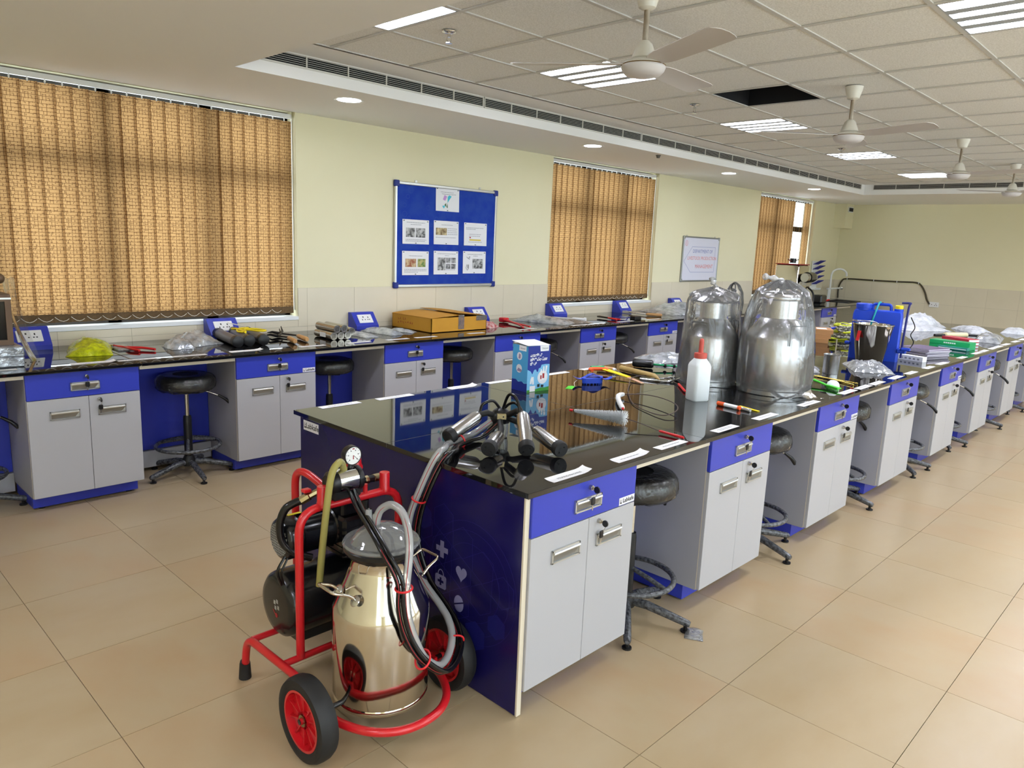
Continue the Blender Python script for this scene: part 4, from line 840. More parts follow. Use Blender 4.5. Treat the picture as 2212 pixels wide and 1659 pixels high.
flat('product_disc', [circ(.032, .078, .038, 28)], m_stk, fM, bx, .0002)
flat('product_bottles', [[(.012, .06), (.026, .06), (.026, .1), (.022, .125), (.016, .125), (.012, .1)], [(.028, .062), (.046, .062), (.046, .104), (.042, .14), (.034, .14), (.03, .104)], [(.048, .06), (.06, .06), (.06, .11), (.066, .142), (.052, .144), (.05, .11)]], m_wht, fM, bx, .0005)
flat('product_labels', [[(.014, .068), (.024, .068), (.024, .09), (.014, .09)], [(.03, .072), (.044, .072), (.044, .1), (.03, .1)]], m_prr, fM, bx, .0009); flat('spray_bottles', [[(-.062, .046), (-.05, .046), (-.044, .072), (-.05, .09), (-.058, .072)], [(-.044, .042), (-.032, .042), (-.034, .07), (-.036, .086), (-.046, .084)]], m_wht, fM, bx, .0004)
flat('grass', [[(-h, 0), (h, 0), (h, .022), (.05, .018), (.02, .02), (-.02, .014), (-h, .012)]], m_grass, fM, bx, .0002); flat('front_seal', [[(-.062, .002), (-.022, .002), (-.022, .034), (-.062, .034)]], m_wht, fM, bx, .0006)
flat('cow_print', [[(.02, .022), (.04, .02), (.042, .034), (.022, .036)], [(-.006, .024), (.012, .024), (.012, .042), (-.006, .04)]], m_inkbk, fM, bx, .0006)
hs = Dp/2
flat('side_blue', [[(-hs, .06), (hs, .05), (hs, Hh-.004), (-hs, Hh-.004)]], m_bx3, sM, bx); flat('side_navy', [[(-hs, 0), (hs, 0), (hs, .05), (.04, .046), (.02, .056), (-.01, .05), (-.03, .062), (-hs, .06)]], m_bx1, sM, bx, .0002)
flat('side_logo_panel', [[(-.01, Hh-.034), (.05, Hh-.034), (.05, Hh-.004), (-.01, Hh-.004)]], m_wht, sM, bx, .0004); text_mesh('DeLaval', .013, 'lettering', m_ink, bx, sM @ Matrix.Translation((.02, Hh-.02, .0009)))
flat('side_discs', [circ(-.006, .196, .022, 22)], m_stk, sM, bx, .0003); flat('side_disc', [circ(-.006, .126, .024, 22)], m_stk, sM, bx, .0003); flat('side_art', [[(-.014, .182), (.002, .182), (.004, .206), (-.01, .21)]], m_prs, sM, bx, .0007); flat('side_art', [[(-.024, .112), (.012, .108), (.02, .12), (-.012, .13)]], m_prs, sM, bx, .0007)
lid_ = MB().box(-W/2-.004, W/2, 0, Dp+.01, 0, .002); lid_ = lid_.build('lid_flap', m_stk, kb); lid_.location = (0, -Dp/2, Hh-.003); lid_.rotation_euler = (.1, .02, 0)
# ---- feeding bottle
m_hdpe = pm('milky_plastic', (232, 238, 240), .4, spec=.4); m_teat = pm('red_teat', (192, 80, 68), .5)
fb = thing('calf_feeding_bottle', 'white square feeding bottle with a red teat in front of the bagged cans', 'bottle', (1.885, .487, H), -.45)
def rsq(hw, r, z, n=5):
    out = []
    for cx, cy, a0 in ((hw-r, hw-r, 0), (-hw+r, hw-r, PI/2), (-hw+r, -hw+r, PI), (hw-r, -hw+r, 3*PI/2)):
        for k in range(n): a = a0+PI/2*k/(n-1); out.append((cx+r*math.cos(a), cy+r*math.sin(a), z))
    return out
def loft(b, rings, cap0=True, cap1=True):
    n = len(rings[0]); vs = [p for r in rings for p in r]; fs = [(i*n+k, i*n+(k+1) % n, (i+1)*n+(k+1) % n, (i+1)*n+k) for i in range(len(rings)-1) for k in range(n)]
    if cap0: fs.append(tuple(reversed(range(n))))
    if cap1: fs.append(tuple(range((len(rings)-1)*n, len(rings)*n)))
    return b.add(vs, fs)
loft(MB(), [rsq(.046, .016, 0), rsq(.05, .018, .006), rsq(.05, .018, .19), rsq(.046, .018, .205), rsq(.034, .0335, .232), rsq(.031, .0305, .238)]).build('body', m_hdpe, fb, smooth=40)
MB().lathe([(.0001, .264), (.018, .264), (.034, .262), (.035, .258), (.035, .236), (.033, .234)], 28).build('screw_cap', m_teat, fb, smooth=40)
MB().lathe([(.014, .262), (.0125, .275), (.0125, .325), (.011, .337), (.006, .342), (.0001, .343)], 20).build('teat', m_teat, fb, smooth=50)
# ---- milk cans in clear bags
def big_can(name, label, loc, s, neck, hand_az, flat_lid):
    t = thing(name, label, 'milk can', loc, 0, 'bagged milk cans'); R = s
    zb = .345 if not flat_lid else .31; zn = zb+.1; zt = zn+(.105 if not flat_lid else .095)
    MB().lathe([(.0001, .006), (R-.01, .006), (R-.006, 0), (R+.004, .004), (R+.004, .026), (R-.002, .032), (R-.002, .05), (R, .056), (R, zb-.02), (R-.008, zb), (neck+.01, zn-.008), (neck, zn), (neck, zt)], 56).build('body', m_can, t, smooth=35)
    if flat_lid: lp = [(neck-.01, zt), (neck+.055, zt+.002), (neck+.062, zt+.01), (neck+.052, zt+.022), (neck+.02, zt+.045), (.04, zt+.062), (.0001, zt+.066)]
    else: lp = [(neck-.004, zt-.004), (neck+.008, zt), (neck+.012, zt+.012), (neck+.006, zt+.03), (neck-.012, zt+.044), (.05, zt+.052), (.0001, zt+.054)]
    MB().lathe(lp, 48).build('lid', m_can, t, smooth=40)
    for az in hand_az:
        b = MB(); b.M = Matrix.Rotation(az, 4, 'Z')
        if flat_lid: b.tube(rounded([(R-.035, -.055, zb+.02), (R-.03, -.06, zb+.075), (R-.03, .06, zb+.075), (R-.035, .055, zb+.02)], .022, 4), .0055, 8)
        else: b.tube(rounded([(R+.006, -.048, zb-.045), (R+.008, -.048, zb+.07), (R+.008, .048, zb+.07), (R+.006, .048, zb-.045)], .01, 3), .004, 8)
        b.build('handle', m_hand, t, smooth=50)
    return t
m_hand = pm('dull_handle_wire', (84, 84, 84), .35, metal=.6)
m_can = pm('brushed_can_steel', (186, 186, 186), .26, metal=1, var=(6, (168, 168, 170), .3, (1, 1, .1)))
def bag(label, loc, prof, seed, top, tail=None):
    t = thing('clear_plastic_bag', label, 'plastic bag', loc, 0, 'clear bags over the milk cans'); b = MB(); n = 64; vs = []; rg = random.Random(seed)
    P = spline([(r, 0, z) for r, z in prof], 4)
    for j, p in enumerate(P):
        f = p.z/prof[-1][1]
        for k in range(n):
            a = 2*PI*k/n; w_ = 1+.022*math.sin(5*a+seed+f*2)*(1-.3*f)+.014*math.sin(9*a-f*5)+.03*noise.noise(Vector((3*math.cos(a)+seed, 3*math.sin(a), f*5)))+(.09*math.sin(13*a) if f > .9 else 0)
            vs.append((p.x*w_*math.cos(a), p.x*w_*math.sin(a), p.z+.008*noise.noise(Vector((4*math.cos(a), 4*math.sin(a)+seed, 3*f)))*(1 if j else 0)))
    b.add(vs, [(j*n+k, j*n+(k+1) % n, (j+1)*n+(k+1) % n, (j+1)*n+k) for j in range(len(P)-1) for k in range(n)]); b.build('bag_film', m_bag, t, smooth=60)
    b = MB(); b.tube(spline(top, 4), [.012+.006*math.sin(q*1.3)+.004*q/12 for q in range((len(top)-1)*4+1)], 9); b.build('twisted_top', m_whitefilm, t, smooth=60)
    if tail:
        b = MB(); b.grid(lambda u, v: (tail[0][0]*(1-u)+tail[1][0]*u, tail[0][1]*(1-u)+tail[1][1]*u-.10*v, .003+.05*(1-v)**2+.012*math.sin(u*9+v*4)), 12, 6); b.build('loose_skirt', m_bag, t, smooth=60)
    return t
m_whitefilm = film('gathered_film', white=.4, gloss=.3, scale=30, strength=1.0)
big_can('milk_can', 'satin steel milk can in a knotted clear bag, left of the two on the island', (2.43, .735, H), .165, .083, (3.07, -.07), True)
bag('knotted clear plastic bag pulled over the left milk can', (2.43, .735, H), [(.195, .003), (.192, .1), (.182, .25), (.172, .34), (.166, .46), (.158, .52), (.12, .565), (.045, .59), (.02, .6)], 3, [(0, 0, .59), (-.012, .004, .615), (-.03, .01, .635), (-.025, .015, .65)])
big_can('milk_can', 'satin steel milk can in a loose clear bag, right of the two on the island', (2.505, .345, H), .182, .104, (-2.1, 1.04), False)
bag('loose clear plastic bag draped over the right milk can', (2.505, .345, H), [(.205, .003), (.216, .1), (.218, .25), (.208, .38), (.19, .48), (.165, .56), (.13, .61), (.08, .645), (.03, .665)], 8, [(0, 0, .655), (-.03, .02, .668), (-.07, .05, .676), (-.1, .075, .682)], ((-.20, -.04), (.05, -.2)))
# ---- bottle brush
m_bris = pm('white_bristle', (224, 226, 226), .7); m_wire = pm('twisted_wire', (70, 52, 46), .45)
bb = thing('bottle_brush', 'white tapered bottle brush with a red handle in front of the wire loop', 'brush', (1.02, .4, H))
A, B_, C_, D_ = Vector((.98, .634, H+.034)), Vector((1.05, .368, H+.036)), Vector((1.06, .19, H+.012)), Vector((1.056, .06, H+.008)); Lb = (1.02, .4, H)
local(Lb).tube(spline([A, (A+B_)/2, B_, C_], 5), .0022, 6).build('wire_stem', m_wire, bb, smooth=50)
b = local(Lb); ax = (B_-A).normalized(); u = ax.orthogonal().normalized(); v = ax.cross(u); rg = random.Random(5)
for i in range(58):
    f = i/57; c_ = A+(B_-A)*(.06+.94*f); r_ = .008+.027*f
    for k in range(26):
        a = 2*PI*(k+rg.random())/26; d = u*math.cos(a)+v*math.sin(a); e = ax.cross(d)*.0016; tip = c_+d*r_*rg.uniform(.88, 1.08)+ax*rg.uniform(-.003, .003)
        b.add([c_-e, c_+e, tip+e, tip-e], [(0, 1, 2, 3)])
q = b.build('bristles', m_bris, bb); q['kind'] = 'stuff'
local(Lb).tube([A-ax*.012, A+ax*.004], .006, 10).build('tip_cap', m_clip, bb, smooth=50); local(Lb).tube([C_, C_+(D_-C_)*.05, D_-(D_-C_)*.05, D_], [.004, .0058, .0062, .004], 10).build('handle', m_clip, bb, smooth=50)
# ---- bent wire brush
Lw = (1.6, .6, H); wb = thing('wire_tube_brush', 'small white brush on a long looped wire beside the feeding bottle', 'brush', Lw)
local(Lw).tube(spline([(1.575, .765, H+.02), (1.62, .67, H+.03), (1.612, .565, H+.035), (1.565, .45, H+.035), (1.508, .376, H+.03), (1.43, .34, H+.022), (1.351, .351, H+.012), (1.37, .45, H+.006), (1.47, .62, H+.006), (1.683, .806, H+.01), (1.85, .92, H+.016), (2.05, 1.04, H+.02), (2.22, 1.05, H+.016), (2.26, .93, H+.01), (2.18, .79, H+.008)], 6), .0026, 7).build('wire_stem', m_wire, wb, smooth=60)
local(Lw).tube(spline([(1.275, .548, H+.02), (1.33, .60, H+.02), (1.42, .68, H+.02), (1.515, .752, H+.02), (1.58, .765, H+.02)], 5), [.009]+[.0125+.0015*math.sin(q*2.4) for q in range(19)]+[.009], 12).build('bristle_head', m_bris, wb, smooth=60)
local(Lw).ball((1.27, .543, H+.02), .007).build('tip_cap', m_clip, wb, smooth=60); local(Lw).tube([(2.18, .79, H+.009), (2.17, .78, H+.009), (2.01, .64, H+.009), (2.0, .63, H+.009)], [.004, .0075, .0075, .004], 10).build('handle', m_clip, wb, smooth=50)
# ---- curry comb with its tag
m_cblue = pm('comb_blue', (36, 72, 190), .4); m_green = pm('bright_green', (70, 206, 40), .45)
Lc = (1.78, 1.14, H); cc = thing('curry_comb', 'blue plastic curry comb with side wings and a green price tag', 'comb', Lc, .0)
b = MB(); b.prism([(.075*math.cos(t)+.012*math.cos(3*t), .055*math.sin(t)) for t in [2*PI*k/28 for k in range(28)]], .008, .037); b.build('plate', m_cblue, cc)
for k in range(22):
    a = 2*PI*k/22; q = MB().box(-.0035, .0035, -.002, .002, 0, .012).build('tooth', m_cblue, cc); q.location = (.07*math.cos(a)+.01*math.cos(3*a), .05*math.sin(a), 0); q.rotation_euler = (0, 0, a)
b = MB(); b.grid(lambda u, v: ((u-.5)*.24, (v-.5)*.045, .042+.016*math.cos((u-.5)*PI*3)), 16, 2); b.grid(lambda u, v: ((u-.5)*.24, (.5-v)*.045, .0385+.016*math.cos((u-.5)*PI*3)), 16, 2); q = b.build('hand_strap', m_cblue, cc, smooth=60); q.rotation_euler = (0, 0, -.65)
local(Lc).tube(spline([(1.73, 1.19, H+.03), (1.66, 1.18, H+.012), (1.6, 1.13, H+.004)], 4), .0012, 5).build('tag_string', m_chain, cc)
q = MB().prism([(-.05, -.02), (.035, -.02), (.055, 0), (.035, .02), (-.05, .02)], .0004, .0012).build('price_tag', m_green, cc); q.location = (1.555-Lc[0], 1.125-Lc[1], 0); q.rotation_euler = (0, 0, .5)
# ---- pruning saw, wooden-handled knife, bamboo, grip pump, clamp
m_or = pm('orange_grip', (232, 92, 36), .45); m_yb = pm('yellow_sheath', (240, 214, 30), .4); m_gn = pm('green_grip', (40, 170, 110), .45)
def P3(*p): return [(x, y, H+z) for x, y, z in p]
Ls = (2.08, 1.15, H); sw = thing('folding_saw', 'orange and green handled saw in a yellow cardboard sleeve', 'saw', Ls)
local(Ls).tube(spline(P3((2.0, 1.315, .03), (2.012, 1.345, .032), (2.05, 1.335, .034), (2.115, 1.30, .03), (2.1, 1.27, .025)), 4), [.011]*5+[.0125]*12, 10).build('handle', m_or, sw, smooth=60); local(Ls).tube(P3((2.03, 1.352, .044), (2.12, 1.315, .042)), .008, 8).build('grip_inlay', m_gn, sw, smooth=60)
def strip(L, a, b, w0, w1, z0, z1, th=.002):
    a, b = Vector(a), Vector(b); d = (b-a); n = Vector((-d.y, d.x, 0)).normalized(); q = local(L)
    q.add([(*(a-n*w0).xy, H+z0), (*(b-n*w1).xy, H+z1), (*(b+n*w1).xy, H+z1), (*(a+n*w0).xy, H+z0), (*(a-n*w0).xy, H+z0+th), (*(b-n*w1).xy, H+z1+th), (*(b+n*w1).xy, H+z1+th), (*(a+n*w0).xy, H+z0+th)], [(0, 3, 2, 1), (4, 5, 6, 7), (0, 1, 5, 4), (1, 2, 6, 5), (2, 3, 7, 6), (3, 0, 4, 7)]); return q
strip(Ls, (2.1, 1.29, 0), (2.063, 1.075, 0), .024, .018, .03, .016, .005).build('yellow_sleeve', m_yb, sw); strip(Ls, (2.063, 1.075, 0), (2.02, .94, 0), .017, .012, .014, .004, .003).build('card_tip', pm('tan_card', (196, 150, 120), .7), sw)
Lk = (2.2, 1.33, H); kn = thing('hoof_knife', 'short wooden-handled tool with a white ferrule behind the saw', 'knife', Lk)
local(Lk).tube(P3((2.18, 1.415, .02), (2.186, 1.4, .02), (2.207, 1.305, .02), (2.208, 1.3, .02)), [.01, .0145, .0135, .011], 12).build('handle', m_wood, kn, smooth=50); local(Lk).tube(P3((2.207, 1.303, .02), (2.206, 1.283, .018)), .0115, 12).build('ferrule', m_wht, kn, smooth=40); local(Lk).tube(P3((2.206, 1.285, .018), (2.195, 1.24, .01), (2.185, 1.215, .008)), [.005, .004, .002], 8).build('blade', m_steel2, kn, smooth=50)
Lb2 = (2.25, 1.12, H); bm_ = thing('bamboo_dosing_tube', 'length of bamboo cut to a slant, lying beside the saw', 'bamboo tube', Lb2)
local(Lb2).tube(P3((2.297, 1.306, .021), (2.29, 1.28, .021), (2.288, 1.272, .021), (2.285, 1.262, .021), (2.222, .995, .021)), [.0185, .0185, .0205, .0185, .0185], 16).build('culm', m_bamboo, bm_, smooth=40); local(Lb2).tube(P3((2.222, .996, .021), (2.216, .972, .016), (2.208, .94, .007)), [.0186, .013, .003], 12).build('slant_tip', m_bamboo, bm_, smooth=40)
Lg = (2.58, 1.25, H); gp = thing('drenching_gun', 'black ribbed grip with a green rod beside the bag of needles', 'dosing tool', Lg)
local(Lg).tube(P3((2.512, 1.365, .03), (2.518, 1.354, .03), (2.571, 1.243, .03), (2.575, 1.236, .03)), [.02, .028, .028, .02], 16).build('grip', m_blk, gp, smooth=40); local(Lg).tube(P3((2.572, 1.24, .03), (2.66, 1.14, .025), (2.74, 1.06, .02)), .007, 10).build('green_rod', m_gn, gp, smooth=50)
for f in (.35, .6): local(Lg).ball((2.572+.17*f, 1.24-.18*f, H+.024), .014).build('rod_knuckle', m_blk, gp, smooth=60)
Lm = (2.22, .9, H); cm = thing('nose_clamp', 'grey curved metal nose clamp lying beside the left milk can', 'clamp', Lm)
local(Lm).tube(spline(P3((2.13, 1.035, .008), (2.15, .95, .008), (2.195, .875, .009), (2.26, .865, .012), (2.3, .895, .012)), 5), .007, 8).build('jaw', m_steel2, cm, smooth=60); local(Lm).tube(spline(P3((2.19, 1.0, .008), (2.25, .94, .012), (2.32, .92, .016)), 5), .006, 8).build('arm', m_steel2, cm, smooth=60); local(Lm).cyl((2.295, .9, H+.004), (2.295, .9, H+.026), .012, 12).build('wing_nut', m_steel2, cm, smooth=40)
# ---- crumpled packets
def crumple(name, label, cat, c, size, m, seed, rz=0, group=None, p=2.2, rough=.35, z=H, nu=22, inner=None):
    t = thing(name, label, cat, (c[0], c[1], z), rz, group); sx_, sy_, sz_ = size; b = MB()
    def edge(u, v):
        x, y = u*2-1, v*2-1; w_ = 1+.10*noise.noise(Vector((x*1.7+seed, y*1.7, 2)))
        return x*w_, y*w_
    def top(u, v):
        x, y = edge(u, v); X, Y = u*2-1, v*2-1; hh = max(0, (1-abs(X)**p)*(1-abs(Y)**p))**.6
        rq = rough*.62; k = noise.noise(Vector((x*2.1+seed, y*2.1, seed*.7)))*rq+noise.noise(Vector((x*5+seed, y*5, seed)))*rq*.55+abs(noise.noise(Vector((x*9, y*9+seed, 1))))*rq*.3
        return (x*sx_/2, y*sy_/2, .0015+sz_*hh*max(.12, 1+k))
    b.grid(top, nu, nu); b.grid(lambda u, v: (lambda q: (q[0], q[1], .0008))((lambda e: (e[0]*sx_/2, e[1]*sy_/2))(edge(1-u, v))), 6, 6)
    b.build('film', m, t, smooth=55)
    if inner:
        for k, (nm_, pts, r, mm) in enumerate(inner): MB().tube(pts, r, 10).build(nm_, mm, t, smooth=50)
    return t
rods = lambda n, L, s: [('steel_piece', [(-L/2, (k-n/2)*s, .012), (L/2, (k-n/2)*s+.01*(k % 2), .012)], .0045, m_steel2) for k in range(n)]
crumple('needle_bag', 'crumpled clear bag full of small metal needles at the left island edge', 'bag', (3.02, 1.40), (.42, .3, .045), m_foil, 4, -.35, rough=.9, nu=30)
PK = 'plastic packets on the island'
crumple('tool_packet', 'silver crinkled packet behind the right milk can', 'packet', (3.55, .62), (.3, .26, .04), m_foil, 11, .4, PK); crumple('tool_packet', 'second silver packet lying between the milk can and the steel mug', 'packet', (3.95, .86), (.36, .26, .05), m_foil, 12, .2, PK)
crumple('clear_packet', 'flat clear plastic packet in front of the steel bucket', 'packet', (4.02, .31), (.42, .27, .045), m_foil, 21, .55, PK, rough=1.1, p=3.0, nu=30)
crumple('bagged_item', 'white bagged bundle mounded at the far end of the island', 'packet', (8.35, 1.2), (.5, .42, .16), m_whitebag, 31, -.3, PK, p=1.6, rough=.5); crumple('bagged_item', 'flat white bag spread before the mounded bundle', 'packet', (7.9, 1.08), (.6, .4, .05), m_whitebag, 32, -.5, PK)
crumple('bagged_item', 'silver bag beside the red cartons on the far island', 'packet', (7.45, .26), (.75, .24, .07), m_foil, 33, .15, PK, rough=.6); crumple('bagged_item', 'white bag lying near the far right end of the island', 'packet', (8.8, .28), (.5, .24, .06), m_whitebag, 34, .1, PK); crumple('bagged_item', 'pale bag behind the cream brush on the far island', 'packet', (8.35, .62), (.6, .25, .07), m_whitebag, 35, .6, PK)
crumple('cotton_roll', 'white cotton bundle between the rope halters and the blue tank', 'cotton', (6.75, 1.42), (.3, .25, .09), pm('cotton', (236, 234, 228), .9), 36, 0)
# ---- thermometer and strip
Lt = (1.85, .24, H); th = thing('thermometer_case', 'orange-capped white thermometer tube near the feeding bottle', 'thermometer', Lt)
local(Lt).tube(P3((1.853, .34, .012), (1.847, .297, .012)), .0115, 12).build('orange_cap', m_or, th, smooth=40); local(Lt).tube(P3((1.847, .298, .012), (1.833, .208, .012)), .0105, 12).build('white_tube', m_wht, th, smooth=40); local(Lt).tube(P3((1.8335, .212, .012), (1.832, .2, .012)), .0112, 12).build('printed_band', m_or, th, smooth=40)
q = thing('glass_tube', 'small clear tube beside the orange-capped thermometer', 'tube', (1.85, .18, H)); local((1.85, .18, H)).tube(P3((1.862, .25, .009), (1.84, .145, .009)), .0085, 12).build('tube_wall', m_hosec, q, smooth=40)
q = strip((1.9, .18, H), (1.921, .25, 0), (1.884, .122, 0), .011, .009, .002, .002, .003).build('yellow_strip', m_yb); q.location = (1.9, .18, H); tag(q, 'narrow yellow strip beside the thermometer tube', 'strip')
# ---- green grooming comb, white dome, brass rods
Lgc = (2.93, .2, H); gc = thing('grooming_brush', 'bright green plastic grooming brush on the island edge', 'brush', Lgc)
local(Lgc).tube(spline(P3((2.985, .30, .03), (2.955, .235, .024), (2.93, .19, .018)), 4), .0075, 10).build('handle', m_green, gc, smooth=60); strip(Lgc, (2.935, .195, 0), (2.885, .09, 0), .014, .016, .016, .014, .007).build('head', m_green, gc)
for k in range(12): local(Lgc).cyl((2.93-.004*k, .185-.008*k, H+.001), (2.93-.004*k, .185-.008*k, H+.018), .003, 6).build('tooth', m_green, gc)
q = MB().lathe([(.0001, .05), (.018, .047), (.032, .036), (.039, .018), (.04, 0), (.0001, 0)], 28).build('white_dome_cup', m_hdpe, smooth=50); q.location = (2.915, .145, H); q.location = (2.965, .16, H); tag(q, 'white rounded plastic cup behind the green brush', 'cup')
for k, (a, b_) in enumerate((((3.285, .407), (3.241, .107)), ((3.30, .39), (3.165, .105)))):
    q = MB().tube([(a[0]-3.25, a[1]-.25, .007), (b_[0]-3.25, b_[1]-.25, .007)], .0055, 10).build('brass_rod', pm('brass', (170, 148, 70), .25, metal=1) if k == 0 else MATS['brass'], smooth=40); q.location = (3.25, .25, H); tag(q, ('left' if k else 'right')+' thin brass rod of the pair near the steel mug', 'rod', 'brass rods')
# ---- steel mug with ladle, bucket
mg = thing('steel_mug', 'small steel strip cup with an upright flat handle', 'mug', (3.535, .40, H)); MB().lathe([(.0001, .004), (.05, .004), (.052, 0), (.053, .006), (.053, .13), (.056, .138), (.052, .138), (.05, .13), (.049, .01), (.0001, .008)], 32).build('cup', m_can, mg, smooth=35); MB().box(-.011, .011, -.001, .001, .03, .245).build('strip', m_steel2, mg).location = (.018, -.012, 0)
bk = thing('steel_bucket', 'polished tapered steel bucket in front of the blue tank', 'bucket', (4.44, .45, H)); MB().lathe([(.0001, .006), (.094, .006), (.097, 0), (.1, .004), (.147, .292), (.152, .298), (.15, .304), (.144, .3), (.096, .012), (.0001, .01)], 48).build('pail', m_steel, bk, smooth=35)
MB().tube(spline([(-.148, 0, .285), (-.12, .04, .31), (0, .15, .315), (.12, .04, .31), (.148, 0, .285)], 6), .003, 6).build('bail', m_steel2, bk, smooth=60); MB().tube([(-.03, .147, .318), (.03, .147, .318)], .009, 10).build('bail_grip', m_steel2, bk, smooth=50)
q = MB().box(-.0005, .0005, -.016, .016, -.08, 0).build('red_tag', m_clip, bk); q.location = (-.128, .055, .25); q.rotation_euler = (0, .16, -.45)
# ---- blue knapsack sprayer
m_tankb = pm('blue_polyethylene', (16, 62, 190), .42); m_navyp = pm('navy_hose', (40, 44, 110), .4); m_teal = pm('teal_band', (30, 160, 170), .4)
sp_ = thing('knapsack_sprayer', 'tall blue plastic knapsack sprayer tank behind the steel bucket', 'sprayer', (4.64, .49, H), .2)
loft(MB(), [[(x*1.0, y*1.0, z) for x, y, z in ((dx, dy, z) for dx, dy in [(-.06, -.17), (-.05, -.18), (.05, -.18), (.06, -.17), (.06, .17), (.05, .18), (-.05, .18), (-.06, .17)])] for z in (0, .36)]+[[(x*.9, y*.96, .392) for x, y in [(-.06, -.17), (-.05, -.18), (.05, -.18), (.06, -.17), (.06, .17), (.05, .18), (-.05, .18), (-.06, .17)]], [(x*.6, y*.9, .402) for x, y in [(-.06, -.17), (-.05, -.18), (.05, -.18), (.06, -.17), (.06, .17), (.05, .18), (-.05, .18), (-.06, .17)]]]).build('tank', m_tankb, sp_, smooth=30)
q = MB().lathe([(.058, .395), (.058, .41), (.062, .412), (.062, .44), (.057, .447), (.0001, .449)], 28).build('filler_cap', m_tankb, sp_, smooth=35); q.location = (0, .11, 0); q = MB().lathe([(.034, .395), (.034, .418), (.03, .42)], 20).build('small_neck', m_tankb, sp_, smooth=35); q.location = (0, -.145, 0); q = MB().lathe([(.028, .418), (.03, .428), (.03, .444), (.026, .448), (.0001, .448)], 16).build('yellow_cap', m_yb, sp_, smooth=35); q.location = (0, -.145, 0)
MB().tube(rounded([(0, .05, .395), (0, .042, .447), (0, -.085, .447), (0, -.092, .395)], .02, 4), .012, 10).build('carry_handle', m_tankb, sp_, smooth=50); MB().tube(spline([(-.064, .04, .27), (-.066, .02, .36), (-.05, .01, .41), (-.01, .0, .462), (0, -.01, .46)], 4), .007, 8).build('teal_strap', m_teal, sp_, smooth=50)
MB().tube(spline([(.02, -.2, .03), (.01, -.203, .2), (.0, -.21, .4), (-.005, -.215, .455), (0, -.22, .47), (0, -.16, .468)], 5), .0085, 10).build('spray_lance', m_navyp, sp_, smooth=60); MB().tube(spline([(.03, -.235, .36), (.05, -.27, .28), (.02, -.25, .22), (.05, -.275, .16), (.03, -.25, .1)], 5), .004, 6).build('thin_hose', m_blkh, sp_, smooth=60)
MB().bbox(-.08, -.03, -.24, -.17, .075, .11, .008).bbox(-.1, -.07, -.27, -.2, .1, .125, .006).build('trigger_valve', m_tankb, sp_); MB().bbox(-.08, -.04, .17, .215, .11, .135, .006).build('side_lug', m_tankb, sp_)
# ---- booklets, white strip box, green and red cartons, cream brush
m_bk = pm('booklet_purple', (92, 74, 106), .5); m_pages = pm('booklet_pages', (214, 208, 220), .7)
for k in range(6):
    r_ = random.Random(k); q = thing('booklet', 'purple covered booklet in the stack by the white box, %s from the top' % onum[5-k], 'booklet', (5.42+r_.uniform(-.012, .012), .325+r_.uniform(-.012, .012), H+k*.0105), -.33+r_.uniform(-.06, .06), 'stacked purple booklets')
    MB().box(-.15, .15, -.14, .135, .0012, .0082).build('pages', m_pages, q); MB().box(-.152, .152, -.14, .138, .0085, .0098).box(-.152, .152, -.14, .138, 0, .0012).box(-.152, .152, .136, .138, 0, .0098).build('cover', m_bk, q)
wb_ = thing('strip_box', 'long white box with grey print in front of the purple booklets', 'box', (4.87, .26, H), -.25); MB().bbox(-.03, .03, -.105, .105, 0, .042, .001).build('carton', m_paper, wb_)
b = MB(); b.M = Matrix.Translation((-.0305, 0, 0)) @ Matrix(((0, 0, -1, 0), (-1, 0, 0, 0), (0, 1, 0, 0), (0, 0, 0, 1)))
for k in range(5): b.prism([(-.08+k*.035, .012), (-.062+k*.035, .012), (-.062+k*.035, .026), (-.08+k*.035, .026)], 0, .0003)
b.build('print', m_print_g, wb_)
m_gbox = pm('green_carton', (20, 158, 92), .4); m_rbox = pm('red_carton', (186, 50, 70), .4); m_teal2 = pm('teal_case', (40, 130, 120), .35)
for k in range(2):
    q = thing('green_carton', ('upper' if k else 'lower')+' of the two long green cartons stacked on the island', 'box', (6.2, .30, H+k*.036), -.14+.03*k, 'green cartons'); MB().bbox(-.075, .075, -.175, .175, 0, .0355, .001).build('carton', m_gbox, q)
    b = MB(); b.M = Matrix.Translation((-.0753, 0, 0)) @ Matrix(((0, 0, -1, 0), (-1, 0, 0, 0), (0, 1, 0, 0), (0, 0, 0, 1)))
    for j in range(6): b.prism([(-.05+j*.018, .012), (-.036+j*.018, .012), (-.036+j*.018, .024), (-.05+j*.018, .024)], 0, .0003)
    b.build('white_print', m_wht, q)
q = thing('teal_case', 'flat teal plastic case leaning before the green cartons', 'case', (6.07, .255, H), -.14); MB().bbox(-.03, .03, -.13, .13, 0, .03, .004).build('shell', m_teal2, q); MB().box(-.0305, -.0295, -.12, .12, .012, .018).build('seam', m_wht, q)
for k in range(2):
    q = thing('red_carton', ('upper' if k else 'lower')+' red carton behind the green cartons', 'box', (6.72, .36, H+k*.031), -.42, 'red cartons'); MB().bbox(-.07, .07, -.15, .15, 0, .0305, .001).build('carton', m_rbox, q); MB().box(-.071, .071, -.151, -.149, .005, .025).build('end_label', m_wht, q)
Lcb = (7.3, .45, H); q = thing('cream_brush', 'brush with cream bristles and a dark handle behind the red cartons', 'brush', Lcb); local(Lcb).tube(P3((7.16, .615, .03), (7.17, .61, .03), (7.42, .47, .03), (7.43, .465, .03)), [.012, .03, .03, .012], 14).build('bristle_roll', pm('cream_bristle', (232, 220, 176), .8), q, smooth=40); local(Lcb).tube(P3((7.43, .465, .03), (7.5, .35, .03), (7.42, .2, .03)), .012, 10).build('handle', m_blk, q, smooth=50); local(Lcb).tube(P3((7.05, .68, .03), (7.16, .615, .03)), .014, 10).build('end_grip', m_blk, q, smooth=50)
